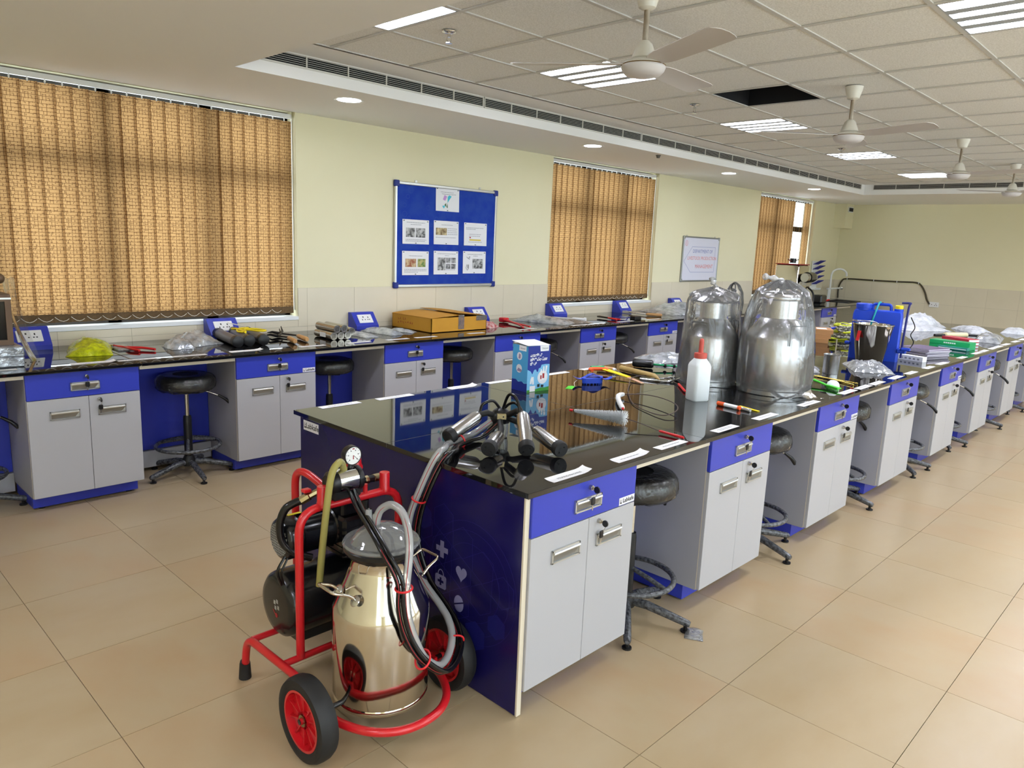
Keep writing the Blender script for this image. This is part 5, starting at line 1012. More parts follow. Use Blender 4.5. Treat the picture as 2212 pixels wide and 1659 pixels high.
# ---- brown cartons and rope halters
for k in range(3):
    q = thing('brown_carton', '%s brown cardboard carton in the stack left of the rope halters' % ('top', 'middle', 'bottom')[2-k], 'box', (5.43+.01*k, 1.27-.008*k, H+k*.042), .35+.06*k, 'stacked brown cartons'); MB().bbox(-.13, .13, -.1, .1, 0, .0412, .001).build('carton', m_carton, q); MB().box(-.07, .05, -.05, .04, .0412, .0418).build('paper_label', m_paper, q)
m_rp = [pm('rope_white_black', (214, 210, 190), .7, var=(60, (60, 60, 56), .12)), pm('rope_yellow', (222, 226, 40), .6, var=(50, (150, 160, 30), .2)), pm('rope_blue', (40, 60, 200), .6)]
for k in range(6):
    r_ = random.Random(40+k); c_ = Vector((5.85+r_.uniform(-.06, .06), 1.17+r_.uniform(-.05, .05), H+.012+k*.026)); q = thing('rope_halter', '%s coiled rope halter of the heap left of the blue tank' % ('lowest', 'second lowest', 'third', 'fourth', 'fifth', 'topmost')[k], 'halter', c_, r_.uniform(0, 3), 'heaped rope halters')
    for j in range(2):
        pts = [((.13+.035*math.sin(3*t+k+j))*math.cos(t)+j*.02, (.10+.03*math.cos(2*t+j*2+k))*math.sin(t), .004*math.sin(5*t)+j*.007) for t in [2*PI*s/26 for s in range(26)]]; MB().tube(pts, .0105, 7, True).build('rope', m_rp[0] if (k+j) % 3 else m_rp[1], q, smooth=60)
    MB().tube(spline([(.12, .02, .008), (.16, .05, .004), (.19, .02, -.004)], 4), .009, 7).build('rope_end', m_rp[1 if k % 2 else 2], q, smooth=60)
# ================================================================ things on the window bench and walls
WL = [(-.95, -.72), (-.447, -.204), (-.19, .04), (.141, .36), (.525, .757), (1.05, 1.26), (1.454, 1.67), (1.83, 2.05), (2.125, 2.346), (2.72, 2.91), (3.38, 3.61), (4.16, 4.43), (4.95, 5.24), (5.5, 5.79)]
for i, (a, b_) in enumerate(WL): paper_label(a, b_, 3.265, 3.312, 'white paper strip at the edge of the window bench, %s from the left' % onum[i], 'labels on the window bench', None, 1 if i in (1, 4) else 0)
# ---- blue sloped socket boxes
m_sock = pm('socket_white', (240, 240, 240), .35); m_hole = pm('socket_hole', (30, 30, 34), .6)
SX = [(-.6, 'at the left edge below the big blind'), (.70, 'behind the three grey cylinders'), (2.008, 'left of the yellow carton'), (3.408, 'half hidden behind the yellow carton'), (4.661, 'behind the silver packet under the middle window'), (5.938, 'under the right half of the middle window'), (7.219, 'beside the big clear bag')]
s0 = None
for x, lb in SX:
    lb = 'blue sloped socket box with a white outlet, '+lb
    if s0 is None:
        s0 = thing('socket_box', lb, 'socket box', (x, 4.108, H), 0, 'blue bench socket boxes'); W = .235; Z = .143
        pts = [(0, 0), (-.135, 0), (-.135, .03), (-.045, Z), (0, Z)]; b = MB(); vs = [(x_, y_, z_) for x_ in (0, W) for y_, z_ in pts]
        b.add(vs, [(0, 1, 2, 3, 4), (9, 8, 7, 6, 5)]+[(i, (i+5), 5+(i+1) % 5, (i+1) % 5) for i in range(5)]); b.build('housing', m_blue, s0)
        ang = math.atan2(Z-.03, .09); M = Matrix.Translation((W/2, -.09, .0865)) @ Matrix.Rotation(ang, 4, 'X'); b = MB(); b.M = M; b.bbox(-.074, .074, -.044, .044, .0002, .007, .003); pl = b.build('outlet_plate', m_sock, s0)
        b = MB(); b.M = M
        for (cx, cy, hw, hh_) in ((-.02, .016, .005, .007), (-.036, -.012, .004, .006), (-.006, -.012, .005, .004), (.03, .012, .004, .007), (.022, -.012, .005, .004), (.04, -.012, .005, .004)): b.box(cx-hw, cx+hw, cy-hh_, cy+hh_, .007, .0076)
        b.build('pin_holes', m_hole, pl)
        for sx_ in (.012, W-.012): MB().cyl((sx_, -.13, .03), (sx_, -.13, .034), .004, 8).build('screw', m_key, s0)
    else: dup(s0, lb, (x, 4.108, H))
# ---- wrapped apparatus at the left edge
m_wdark = pm('brown_cabinet_frame', (104, 80, 58), .5); m_dglass = pm('dark_glass', (36, 36, 34), .1)
la = thing('glazed_apparatus', 'brown framed glazed instrument case at the left edge of the window bench', 'instrument', (-.88, 3.58, H+.118)); b = MB()
for x0, x1, z0, z1 in ((-.19, .19, 0, .03), (-.19, .19, .25, .29), (-.19, -.16, .03, .25), (.16, .19, .03, .25)): b.box(x0, x1, -.14, .14, z0, z1)
b.build('case_frame', m_wdark, la); MB().box(-.16, .16, -.13, .13, .03, .25).build('glass_panel', m_dglass, la); MB().bbox(-.17, .15, -.11, .11, .29, .345, .01).build('hood', m_wdark, la); MB().ball((.16, -.05, .375), .03).build('knob', m_wdark, la, smooth=60); MB().box(-.192, .192, -.142, .142, .262, .272).build('metal_band', m_pull, la)
for k in range(2):
    q = thing('wrapped_tray', ('upper' if k else 'lower')+' plastic-wrapped silver tray under the glazed instrument case', 'tray', (-.875, 3.54, H+k*.059), 0, 'wrapped trays'); MB().bbox(-.215, .215, -.18, .18, 0, .058, .006).build('tray', m_foil, q)
q = thing('drape_film', 'clear plastic sheet hanging over the instrument case at the left edge', 'plastic sheet', (-.69, 3.45, H)); b = MB(); b.grid(lambda u, v: (.015+.10*v*v+.03*math.sin(u*7+v*3)*v, .30*u-.06, .50-.5*v+.01*math.sin(u*9)), 12, 14); b.build('sheet', m_bag, q, smooth=60)
# ---- bench goods from left to right
m_ybag = pm('yellow_green_plastic', (206, 214, 20), .25, var=(26, (140, 150, 10), .2), bump=(24, .9, .02))
PB = 'packets on the window bench'
crumple('yellow_packet', 'crumpled yellow-green plastic packet below the big blind', 'packet', (-.2, 3.78), (.26, .46, .085), m_ybag, 51, -.3, PB, p=1.8, rough=.4)
t = thing('castrating_pliers', 'red-handled pliers in a clear sleeve right of the yellow packet', 'pliers', (.03, 3.72, H)); MB().box(-.08, .03, -.02, .2, .002, .012).build('clear_sleeve', m_packet, t)
for s in (-1, 1): MB().tube(spline([(-.05, .16, .012), (-.02, .04, .014), (.02+.04*s, -.06, .016), (.06+.05*s, -.14, .012)], 5), [.006]*6+[.0085]*10, 8).build('handle', m_clip, t, smooth=60)
MB().tube([(-.05, .16, .012), (-.08, .22, .012)], .009, 8).build('jaw', m_steel2, t, smooth=50)
crumple('clear_packet', 'small clear bag of metal parts, left of the pair by the grey cylinders', 'packet', (.33, 3.66), (.17, .2, .06), m_foil, 53, 0, PB, rough=.6); crumple('clear_packet', 'larger clear bag of metal parts, right of the pair by the grey cylinders', 'packet', (.5, 3.82), (.24, .34, .075), m_foil, 54, .3, PB, rough=.7)
m_cyl = pm('grey_cylinder', (112, 110, 112), .35); cylp = [((.754, 3.981), (.669, 3.47), 'left'), ((.885, 4.0), (.765, 3.49), 'middle'), ((.985, 3.98), (.872, 3.48), 'right')]
for a, b_, lb in cylp:
    A, B_ = Vector((*a, H+.0415)), Vector((*b_, H+.0415)); d = (B_-A).normalized(); c = (A+B_)/2; q = thing('vaginal_probe_case', '%s of three grey cylinders with black end caps on the window bench' % lb, 'cylinder', (c.x, c.y, H), 0, 'grey cylinders with black caps'); Lq = (c.x, c.y, H)
    q.name = 'capped_cylinder'; local(Lq).tube([A, B_], .037, 20).build('barrel', m_cyl, q, smooth=40)
    for e, s in ((A, 1), (B_, -1)): local(Lq).tube([e-d*s*.004, e, e+d*s*.05], [.034, .041, .041], 20).build('end_cap', m_blk, q, smooth=40)
Ly = (.80, 3.72, H+.08); t = thing('yellow_rope', 'yellow cord looped over the grey cylinders', 'cord', Ly)
local(Ly).tube(spline([(.80, 3.80, H+.088), (.87, 3.7, H+.09), (.92, 3.62, H+.088), (.98, 3.66, H+.086), (.93, 3.76, H+.09), (.84, 3.72, H+.095), (.80, 3.62, H+.09), (.76, 3.66, H+.089), (.82, 3.78, H+.093), (.93, 3.84, H+.088)], 5), .0065, 8).build('loop', m_yb, t, smooth=60); local(Ly).tube(spline([(.80, 3.84, H+.087), (.80, 3.74, H+.096), (.79, 3.6, H+.089)], 4), .009, 8).build('tie', m_yb, t, smooth=60); local(Ly).tube(spline([(.93, 3.84, H+.09), (.9, 3.95, H+.1), (.84, 4.0, H+.115)], 4), .004, 6).build('pale_lead', m_chain, t, smooth=60)
for k, (a, b_, c_) in enumerate((((1.09, 3.42), (1.16, 3.66), (1.13, 3.76)), ((1.22, 3.47), (1.275, 3.73), (1.22, 3.9)))):
    Lq = (1.16+.08*k, 3.62, H); t = thing('hoof_cutter', ('left' if k == 0 else 'right')+' wooden-handled hoof tool between the cylinders and the steel tubes', 'hoof tool', Lq, 0, 'hoof tools'); z = H+.022
    local(Lq).tube([(*a, z), (a[0]+(b_[0]-a[0])*.06, a[1]+(b_[1]-a[1])*.06, z), (a[0]+(b_[0]-a[0])*.75, a[1]+(b_[1]-a[1])*.75, z), (a[0]+(b_[0]-a[0])*.85, a[1]+(b_[1]-a[1])*.85, z)], [.014, .02, .018, .013], 12).build('handle', m_wood, t, smooth=50); local(Lq).tube([(a[0]+(b_[0]-a[0])*.85, a[1]+(b_[1]-a[1])*.85, z), (*b_, z), (*c_, z)], .007, 8).build('shank', m_tank, t, smooth=50)
    for s in (-1, 1): local(Lq).tube([(*c_, z), (c_[0]+s*.045, c_[1]+.03, z+.01), (c_[0]+s*.06, c_[1]+.08, z+.045 if s > 0 else z)], [.012, .009, .003], 8).build('cutter_blade', m_tank, t, smooth=50)
m_tubes = pm('dull_steel_tube', (176, 170, 160), .2, metal=.9); tp_ = [(0, 0), (.062, 0), (.124, .002), (.03, .054), (.092, .055), (.16, .03)]
for k, (dx, dz) in enumerate(tp_):
    q = thing('steel_tube', '%s steel tube in the bundle left of the third socket box' % ('lower left', 'lower middle', 'lower right', 'upper left', 'upper right', 'outermost right')[k], 'tube', (1.47+dx, 3.62, H+.032+dz), -.05+.02*(k % 3), 'bundled steel tubes'); b = MB(); b.tube([(0, .13+.03*(k % 2), 0), (0, -.14, 0), (0, -.14, 0), (0, .12, 0)], [.0305, .0305, .019, .019], 20); b.build('wall', m_tubes, q, smooth=35)
    MB().tube([(0, -.128, 0), (0, -.126, 0)], .02, 14).build('inner_plug', m_hole, q)
    if k == 0: MB().box(-.0308, -.0302, -.06, .03, -.016, .02).build('paper_label', m_paper, q)
crumple('wrapped_tool', 'narrow wrapped instrument right of the steel tubes', 'packet', (1.81, 3.64), (.13, .36, .03), m_foil, 61, 0, PB, rough=.6); crumple('wrapped_tool', 'longer wrapped instrument in front of the third socket box', 'packet', (2.08, 3.7), (.16, .42, .04), m_foil, 62, .1, PB, rough=.6); crumple('wrapped_tool', 'dark wrapped clippers beside the yellow carton', 'packet', (2.29, 3.69), (.1, .26, .025), m_foil, 63, .3, PB, rough=.6)
m_ycart = pm('yellow_cardboard', (206, 150, 44), .6, var=(5, (192, 136, 36), .3)); cb_ = thing('cardboard_carton', 'large yellow cardboard carton with taped flaps on the window bench', 'box', (2.775, 3.75, H))
b = MB(); b.box(-.335, .335, -.285, -.279, 0, .13); b.box(-.335, .335, .279, .285, 0, .13); b.box(-.335, -.329, -.285, .285, 0, .13); b.box(.329, .335, -.285, .285, 0, .13); b.box(-.335, .335, -.285, .285, 0, .006); b.build('carton', m_ycart, cb_)
def flap(name, x0, x1, y0, y1, za, zb_): 
    q = MB(); q.grid(lambda u, v: (x0+(x1-x0)*u, y0+(y1-y0)*v, za+(zb_-za)*u+.012*math.sin(PI*u)*math.sin(2.5*v)), 8, 6); q.grid(lambda u, v: (x1-(x1-x0)*u, y0+(y1-y0)*v, zb_-(zb_-za)*u+.012*math.sin(PI*u)*math.sin(2.5*v)-.004), 8, 6); q.build(name, m_ycart, cb_, smooth=40)
flap('top_flap', -.338, .03, -.288, .288, .131, .15); flap('top_flap', -.01, .338, -.288, .288, .165, .135)
m_tp = film('packing_tape', (238, 210, 150), white=.15, gloss=.3, scale=20, strength=.3); MB().box(-.02, .05, -.2885, -.2872, .02, .15).box(.2, .337, -.2885, -.2872, .09, .135).build('tape', m_tp, cb_)
b = MB(); b.M = Matrix.Translation((-.3355, 0, 0)) @ Matrix(((0, 0, -1, 0), (-1, 0, 0, 0), (0, 1, 0, 0), (0, 0, 0, 1))); r_ = random.Random(7)
for row, n_ in ((.092, 4), (.058, 7)):
    for k in range(n_):
        x = -.20+k*.035; pts = [(x+r_.uniform(0, .022), row+r_.uniform(-.015, .015)) for _ in range(4)]
        for p_ in band(pts, .004, False): b.prism(p_, 0, .0003)
b.build('handwriting', m_redline, cb_)
crumple('rope_packet', 'red and white rope rolled in clear plastic beside the yellow carton', 'packet', (3.24, 3.6), (.2, .2, .055), pm('red_white_rope', (220, 190, 186), .5, var=(40, (170, 60, 60), .12)), 64, .4, PB)
Lq = (3.6, 3.55, H); t = thing('emasculator', 'red-handled emasculator lying right of the yellow carton', 'emasculator', Lq)
for s in (-1, 1): local(Lq).tube(spline(P3((3.70+.03*s, 3.82, .03), (3.66, 3.68, .022), (3.60-.015*s, 3.5, .018), (3.515-.05*s, 3.32, .016)), 5), [.012]*6+[.0085]*10, 8).build('handle', m_clip, t, smooth=60)
local(Lq).bbox(3.66, 3.74, 3.78, 3.86, H+.005, H+.05, .008).build('jaw', m_clip, t)
crumple('instrument_packet', 'silver sealed instrument packet under the middle window', 'packet', (4.15, 3.66), (.3, .62, .06), m_foil, 65, .25, PB, rough=.5); crumple('instrument_packet', 'flat clear packet right of the silver instrument packet', 'packet', (4.5, 3.55), (.24, .4, .025), m_packet, 66, -.2, PB, inner=rods(4, .18, .03))
Lq = (4.55, 3.6, H); t = thing('white_syringe', 'white plastic syringe beside the silver packets', 'syringe', Lq); local(Lq).tube(P3((4.47, 3.84, .02), (4.55, 3.62, .02), (4.56, 3.6, .02), (4.62, 3.5, .02)), [.008, .01, .018, .018], 12).build('barrel', m_wht, t, smooth=40); local(Lq).tube(P3((4.62, 3.5, .02), (4.63, 3.48, .02)), .024, 12).build('flange', m_wht, t, smooth=40)
Lq = (5.07, 3.5, H); t = thing('branding_tongs', 'dark and red tongs under the middle window', 'tongs', Lq)
for s in (-1, 1): local(Lq).tube(P3((5.09+.015*s, 3.67, .02), (5.08, 3.52, .018)), .009, 8).build('jaw', m_tank, t, smooth=50); local(Lq).tube(P3((5.08, 3.52, .018), (5.06+.03*s, 3.36, .014)), .009, 8).build('handle', m_clip, t, smooth=50)
Lq = (5.33, 3.4, H); t = thing('leather_headset', 'black boxed device with a looped strap under the middle window', 'device', Lq); local(Lq).bbox(5.3, 5.42, 3.30, 3.38, H, H+.045, .006).build('body', m_blk, t); local(Lq).tube(spline(P3((5.31, 3.37, .03), (5.24, 3.42, .02), (5.2, 3.5, .012), (5.26, 3.52, .012), (5.33, 3.39, .02)), 4), .006, 8).build('strap', m_navyp, t, smooth=60)
t.name = 'strapped_device'
Lq = (5.95, 3.62, H); t = thing('wire_brush', 'wooden-handled wire brush right of the strapped black device', 'brush', Lq); local(Lq).tube(P3((5.93, 3.9, .02), (5.925, 3.58, .02)), .008, 8).build('shank', m_steel2, t, smooth=40); local(Lq).tube(P3((5.925, 3.58, .02), (5.93, 3.56, .02), (5.995, 3.41, .02), (6.0, 3.4, .02)), [.01, .018, .02, .012], 12).build('handle', m_wood, t, smooth=50); local(Lq).box(5.9, 5.96, 3.82, 3.92, H+.005, H+.035).build('brush_head', m_steel2, t)
crumple('clear_bag', 'large crumpled clear bag on the window bench beside the left milk can', 'bag', (6.85, 3.68), (1.0, .6, .12), m_foil, 71, -.1, None, p=1.7, rough=.6, nu=30)
# ---- second milking unit and bagged claw further along the bench
ap = thing('bench_milking_unit', 'tall steel milking unit with a black motor before the farthest window', 'milking unit', (10.15, 3.68, H))
loft(MB(), [rsq(.2, .03, .0), rsq(.2, .03, .62), rsq(.18, .03, .65)]).build('steel_case', m_steel, ap, smooth=40); MB().bbox(-.2, .2, -.2, .2, .65, .662, .004).build('red_top', m_redline, ap); MB().cyl((0, 0, .675), (0, 0, .75), .05, 16).build('gauge', m_blk, ap, smooth=40)
for s in (-1, 1): MB().tube([(s*.05, 0, .70), (s*.2, 0, .735)], .01, 8).build('side_tap', m_steel2, ap, smooth=40)
b = MB(); b.tube([(-.16, -.32, .46), (.16, -.26, .46)], .085, 20); b.build('motor', m_tank, ap, smooth=40)
for s in (-1, 1): MB().tube([(s*.17, -.3+.03*s, .46), (s*.24, -.29+.03*s, .46)], .07, 16).build('motor_end', m_steel2, ap, smooth=40)
MB().tube(spline([(.2, -.2, .3), (.3, -.26, .2), (.24, -.3, .02)], 5), .015, 8).build('hose', m_blkh, ap, smooth=60); MB().box(-.1, .1, -.3, -.2, .33, .39).build('motor_mount', m_steel2, ap)
bc = thing('bagged_cluster', 'bagged milking claw standing between the two milk cans', 'milking claw', (7.95, 3.5, H)); MB().tube(spline([(0, 0, 0), (.02, 0, .12), (-.02, .02, .22), (0, 0, .3)], 4), .035, 10).build('claw', m_tank, bc, smooth=50); MB().tube(spline([(-.02, 0, .2), (-.09, 0, .3), (-.07, 0, .38), (0, 0, .36), (.02, 0, .24)], 5), .008, 8).build('tube_loop', m_blkh, bc, smooth=60)
b = MB(); b.lathe([(.13, .002), (.14, .12), (.12, .26), (.07, .36), (.02, .4)], 24); b.build('bag_film', m_bag, bc, smooth=60)
t = thing('black_vise', 'small black and red device on the bench right of the milk cans', 'device', (10.95, 3.5, H)); MB().bbox(-.12, .1, -.08, .08, .02, .16, .02).box(-.1, .08, -.06, .06, 0, .02).build('body', m_tank, t); MB().tube([(.08, -.06, .06), (.2, -.08, .075)], .014, 8).build('red_lever', m_clip, t, smooth=40)
# ---- tap and sink edge
m_pv = pm('white_tap', (232, 234, 232), .3); t = thing('lab_tap', 'tall white gooseneck lab tap at the far end of the window bench', 'tap', (12.42, 3.92, H)); MB().tube(spline([(0, 0, 0), (0, 0, .25), (.0, -.0, .48), (.05, -.05, .565), (.13, -.13, .575), (.19, -.19, .52), (.2, -.2, .45)], 6), .017, 10).build('gooseneck', m_pv, t, smooth=60); MB().tube([(-.12, .0, .21), (.42, -.05, .22)], .016, 8).build('valve_bar', m_pv, t, smooth=50); MB().tube([(-.06, 0, 0), (-.06, 0, .2)], .014, 8).build('side_pipe', m_pv, t, smooth=50); MB().ball((.42, -.05, .225), .035).build('valve_knob', m_pull, t, smooth=60)
t = thing('lab_sink', 'black sink edge set in the far end of the window bench', 'sink', (12.3, 3.62, H)); b = MB()
for x0, x1, y0, y1 in ((-.3, .3, -.22, -.19), (-.3, .3, .19, .22), (-.3, -.27, -.19, .19), (.27, .3, -.19, .19)): b.box(x0, x1, y0, y1, 0, .012)
b.build('rim', m_blk, t); MB().box(-.27, .27, -.19, .19, .0005, .002).build('basin', m_dark, t)
# ---- drying rack with blue pegs
t = thing('drying_rack', 'white drying rack with rows of slanted blue pegs on the window wall', 'drying rack', (12.05, Y1-.012, 1.05)); MB().bbox(-.12, .16, -.012, .0, 0, .5, .004).build('board', m_pv, t); b = MB(); b.bbox(-.12, .16, -.1, -.005, -.02, .012, .004); b.build('drip_tray', m_pv, t); m_peg = pm('blue_peg', (60, 62, 140), .4); pg = None
for r_ in range(5):
    for c_ in range(4):
        p_ = (-.08+c_*.065, -.012, .08+r_*.09)
        if pg is None: pg = MB().tube([(0, 0, 0), (.02, -.13, .075)], .008, 8).build('peg', m_peg, t, smooth=50, loc=p_)
        else: inst(pg, 'peg', t, p_)
# ---- conduit and socket on the far wall
Lq = (X1-.02, 3.3, 1.2); t = thing('flexible_conduit', 'dark flexible conduit arched along the far wall tiles', 'conduit', Lq); pts = [(4.0, .86), (4.008, 1.05), (3.96, 1.19), (3.862, 1.235), (3.376, 1.236), (2.969, 1.238), (2.66, 1.243), (2.56, 1.2), (2.48, 1.081), (2.43, .95), (2.376, .875)]
local(Lq).tube(spline([(X1-.022, y, z) for y, z in pts], 5), .014, 8).build('conduit', pm('olive_conduit', (66, 58, 40), .5), t, smooth=60)
for y, z in ((3.862, 1.235), (3.376, 1.236), (2.969, 1.238), (2.6, 1.238)): local(Lq).box(X1-.038, X1-.007, y-.006, y+.006, z-.018, z+.018).build('saddle_clip', m_wht, t)
t = thing('wall_socket', 'white wall socket on the far wall tiles at the end of the conduit', 'socket', (X1-.006, 2.305, .873)); MB().bbox(-.022, -.0005, -.078, .078, -.046, .046, .004).build('plate', m_sock, t); b = MB()
for y, z in ((-.03, .014), (-.045, -.012), (-.015, -.012), (.035, 0)): b.box(-.0226, -.022, y-.006, y+.006, z-.006, z+.006)
b.build('pin_holes', m_hole, t)
# ---- notice board and papers
m_felt = pm('blue_felt', (14, 52, 158), .9, var=(9, (30, 66, 160), .12), bump=(300, .2)); m_corner = pm('blue_corner', (24, 44, 130), .4)
nb = thing('notice_board', 'blue felt notice board with aluminium frame between two windows', 'notice board', (3.157, Y1-.002, 1.685)); w2, h2 = .656, .486
MB().box(-w2+.01, w2-.01, -.02, 0, -h2+.01, h2-.01).build('felt', m_felt, nb); b = None
for x0, x1, z0, z1 in ((-w2, w2, h2-.028, h2), (-w2, w2, -h2, -h2+.028), (-w2, -w2+.028, -h2, h2), (w2-.028, w2, -h2, h2)): MB().bbox(x0, x1, -.028, -.0, z0, z1, .005).build('frame_rail', m_pull, nb)
for sx_ in (-1, 1):
    for sz_ in (-1, 1): q = MB().bbox(-.03, .03, -.032, .0, -.03, .03, .008).build('corner_cap', m_corner, nb); q.location = (sx_*(w2-.022), 0, sz_*(h2-.022))
for sx_ in (-.4, .42): MB().box(sx_-.012, sx_+.012, -.006, 0, h2, h2+.022).build('hanger', m_pull, nb)
fl = MB(); r_ = random.Random(12)
for k in range(24):
    x, z = r_.uniform(-w2+.08, w2-.08), r_.uniform(-h2+.06, h2-.06); 
    for p_ in band(circ(x, z, r_.uniform(.012, .028), 9), .004): fl.prism(p_, 0, .0004)
q = fl.build('floral_marks', pm('felt_motif', (44, 76, 162), .9), nb); q.matrix_local = Matrix.Translation((0, -.0202, 0)) @ Matrix.Rotation(PI/2, 4, 'X'); q['kind'] = 'stuff'
m_bw = [pm('photo_grey_%d' % k, c, .5, var=(26, c2, .12)) for k, (c, c2) in enumerate((((60, 60, 60), (200, 200, 198)), ((110, 84, 50), (214, 196, 150)), ((150, 70, 40), (210, 190, 150)), ((70, 120, 50), (190, 180, 120)), ((90, 90, 92), (180, 180, 180))))]
m_lg = pm('text_grey', (150, 150, 160), .6); m_yl = pm('diagram_yellow', (224, 196, 60), .5); m_lt = [pm('tulip_cyan', (60, 190, 210), .5), pm('tulip_lilac', (200, 150, 214), .5), pm('leaf_green', (70, 110, 60), .5)]; m_pin = pm('push_pin', (40, 60, 60), .4)
def notice(x0, x1, z0, z1, label, pics, rows, tilt=0):
    """sheet pinned on the board; pics = (u0, u1, v0, v1, material)"""
    w_, h_ = x1-x0, z1-z0; t = thing('pinned_paper', label, 'paper', ((x0+x1)/2, Y1-.0235, (z0+z1)/2), 0, 'papers on the notice board'); t.rotation_euler = (0, tilt, 0)
    b = MB(); b.grid(lambda u, v: ((u-.5)*w_, -.001-.004*(abs(u-.5)*2)**4*(1-v), (v-.5)*h_), 8, 4); b.grid(lambda u, v: ((.5-u)*w_, -.0004-.004*(abs(u-.5)*2)**4*(1-v), (v-.5)*h_), 8, 4); b.build('sheet', m_paper, t, smooth=60)
    for u0, u1, v0, v1, mm in pics: MB().box((u0-.5)*w_, (u1-.5)*w_, -.0032, -.0028, (v0-.5)*h_, (v1-.5)*h_).build('printed_picture', mm, t)
    bb = MB(); r_ = random.Random(label)
    for u0, u1, v in rows:
        x = (u0-.5)*w_
        while x < (u1-.5)*w_: l = r_.uniform(.008, .022); bb.box(x, min(x+l, (u1-.5)*w_), -.0031, -.0028, (v-.5)*h_-.0022, (v-.5)*h_+.0022); x += l+.004
    q = bb.build('print', m_lg, t); q['kind'] = 'stuff'
    for u, v in ((.05, .95), (.94, .94), (.5, .04)): MB().cbox(((u-.5)*w_, -.005, (v-.5)*h_), (.011, .006, .007)).build('pin', m_pin, t)
BW = m_bw
notice(2.985, 3.283, 1.93, 2.15, 'sheet with watercolour flower pinned at the top of the notice board', [], [(.2, .75, .82), (.25, .85, .74)])
q = [o for o in bpy.data.objects if o.name.startswith('pinned_paper')][0]
fm = Matrix.Translation((0, -.0032, 0)) @ Matrix.Rotation(PI/2, 4, 'X')
for mm, polys in ((m_lt[0], [[(.0, -.03), (.02, .0), (.05, .035), (.02, .045), (-.0, .03)], [(-.07, -.06), (-.03, -.055), (-.045, -.085)]]), (m_lt[1], [[(-.06, .0), (-.03, -.01), (-.01, .03), (-.04, .045)]]), (m_lt[2], [[(-.04, -.05), (-.02, -.03), (-.015, -.07)], [(-.012, -.07), (.0, -.03), (.002, -.08)]])): flat('flower_print', polys, mm, fm, q)
notice(2.59, 2.907, 1.606, 1.832, 'sheet with two dark photographs, left of the middle row on the notice board', [(.13, .46, .28, .66, BW[0]), (.5, .86, .28, .66, BW[0])], [(.15, .85, .88), (.3, .7, .8), (.12, .9, .18), (.12, .85, .12)])
notice(2.967, 3.286, 1.611, 1.838, 'sheet with one sepia photograph beside text, centre of the middle row', [(.08, .52, .4, .7, BW[1])], [(.3, .75, .83), (.55, .95, .68), (.55, .95, .6), (.55, .95, .52), (.55, .95, .44), (.08, .9, .3)])
notice(3.36, 3.674, 1.61, 1.836, 'sheet with a small yellow chart, right of the middle row on the notice board', [(.24, .74, .22, .28, m_yl), (.24, .3, .33, .38, m_prr)], [(.08, .85, .78), (.08, .5, .72), (.22, .75, .5), (.22, .7, .42), (.2, .8, .16)])
notice(2.59, 2.91, 1.314, 1.54, 'sheet with a brown cow and a goat picture, lower left on the notice board', [(.12, .52, .34, .68, BW[2]), (.58, .88, .34, .68, BW[3])], [(.25, .75, .8), (.08, .92, .24), (.08, .92, .18), (.08, .6, .12)])
notice(2.973, 3.29, 1.32, 1.548, 'sheet with a dark photograph and four small panels, lower centre of the notice board', [(.16, .48, .18, .72, BW[0]), (.5, .68, .5, .72, BW[4]), (.71, .9, .5, .72, BW[4]), (.5, .68, .24, .46, BW[4]), (.71, .9, .24, .46, BW[4])], [(.15, .9, .88), (.45, .62, .8), (.5, .88, .2)])
notice(3.355, 3.671, 1.329, 1.553, 'sheet with line drawings and a dark photograph, lower right on the notice board', [(.42, .88, .22, .66, BW[0])], [(.2, .85, .86), (.45, .65, .79)])
q = [o for o in bpy.data.objects if o.name.startswith('pinned_paper')][-1]
flat('line_drawing', band([(-.10, -.02), (-.115, -.055), (-.095, -.08), (-.075, -.055), (-.08, -.02), (-.09, -.06)], .003)+band([(-.11, .055), (-.085, .04), (-.065, .06), (-.07, .03)], .003), m_inkbk, fm, q)
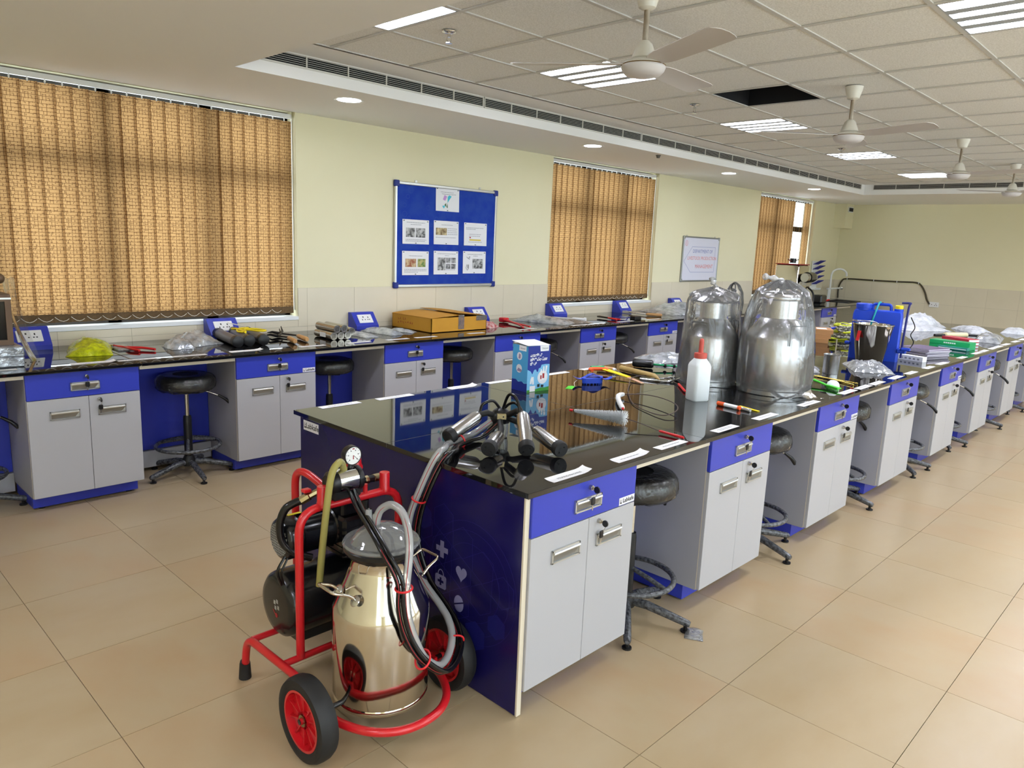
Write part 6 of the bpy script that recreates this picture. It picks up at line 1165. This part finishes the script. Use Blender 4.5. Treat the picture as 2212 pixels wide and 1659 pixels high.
# ---- whiteboard
wbd = thing('whiteboard', 'framed whiteboard with blue and red handwriting between two windows', 'whiteboard', (7.99, Y1-.002, 1.53)); w2, h2 = .5, .318; m_wbs = pm('whiteboard_surface', (226, 226, 240), .15); m_wfr = pm('grey_frame', (150, 152, 150), .35, metal=.6)
MB().box(-w2+.01, w2-.01, -.014, 0, -h2+.01, h2-.01).build('surface', m_wbs, wbd)
for x0, x1, z0, z1 in ((-w2, w2, h2-.02, h2), (-w2, w2, -h2, -h2+.02), (-w2, -w2+.02, -h2, h2), (w2-.02, w2, -h2, h2)): MB().bbox(x0, x1, -.022, 0, z0, z1, .005).build('frame_rail', m_wfr, wbd)
for sx_ in (-1, 1):
    for sz_ in (-1, 1): q = MB().bbox(-.022, .022, -.025, .0, -.022, .022, .008).build('corner_cap', m_wfr, wbd); q.location = (sx_*(w2-.018), 0, sz_*(h2-.018))
for sx_ in (-.4, .38): MB().box(sx_-.01, sx_+.01, -.006, 0, h2, h2+.016).build('hanger', m_pull, wbd)
wM = Matrix.Translation((0, -.0145, 0)) @ Matrix.Rotation(PI/2, 4, 'X'); m_mb = pm('marker_blue', (96, 110, 176), .5); m_mr = pm('marker_red', (214, 110, 112), .5)
for tx_, z_, s_, mm, x_ in (('DEPARTMENT OF', .11, .074, m_mb, .05), ('LIVESTOCK PRODUCTION', .012, .071, m_mr, .045), ('MANAGEMENT', -.105, .078, m_mr, .11)): text_mesh(tx_, s_, 'lettering', mm, wbd, wM @ Matrix.Translation((x_, z_, .0003)) @ Matrix.Scale(.95, 4))
flat('marker_outline', band([(-.25, .175), (.4, .175), (.4, -.185), (-.26, -.185), (-.45, -.03)], .004), m_mb, wM, wbd); flat('marker_badge', band(circ(-.41, .22, .035, 12), .005)+band([(-.42, .2), (-.41, .24), (-.4, .2)], .004, False), m_mr, wM, wbd)
# ---- plastic scrap under the near stool
q = crumple('plastic_scrap', 'torn scrap of clear plastic on the floor by the nearest stool', 'plastic scrap', (1.01, -.10), (.10, .08, .02), m_packet, 81, .5, z=0, nu=12)
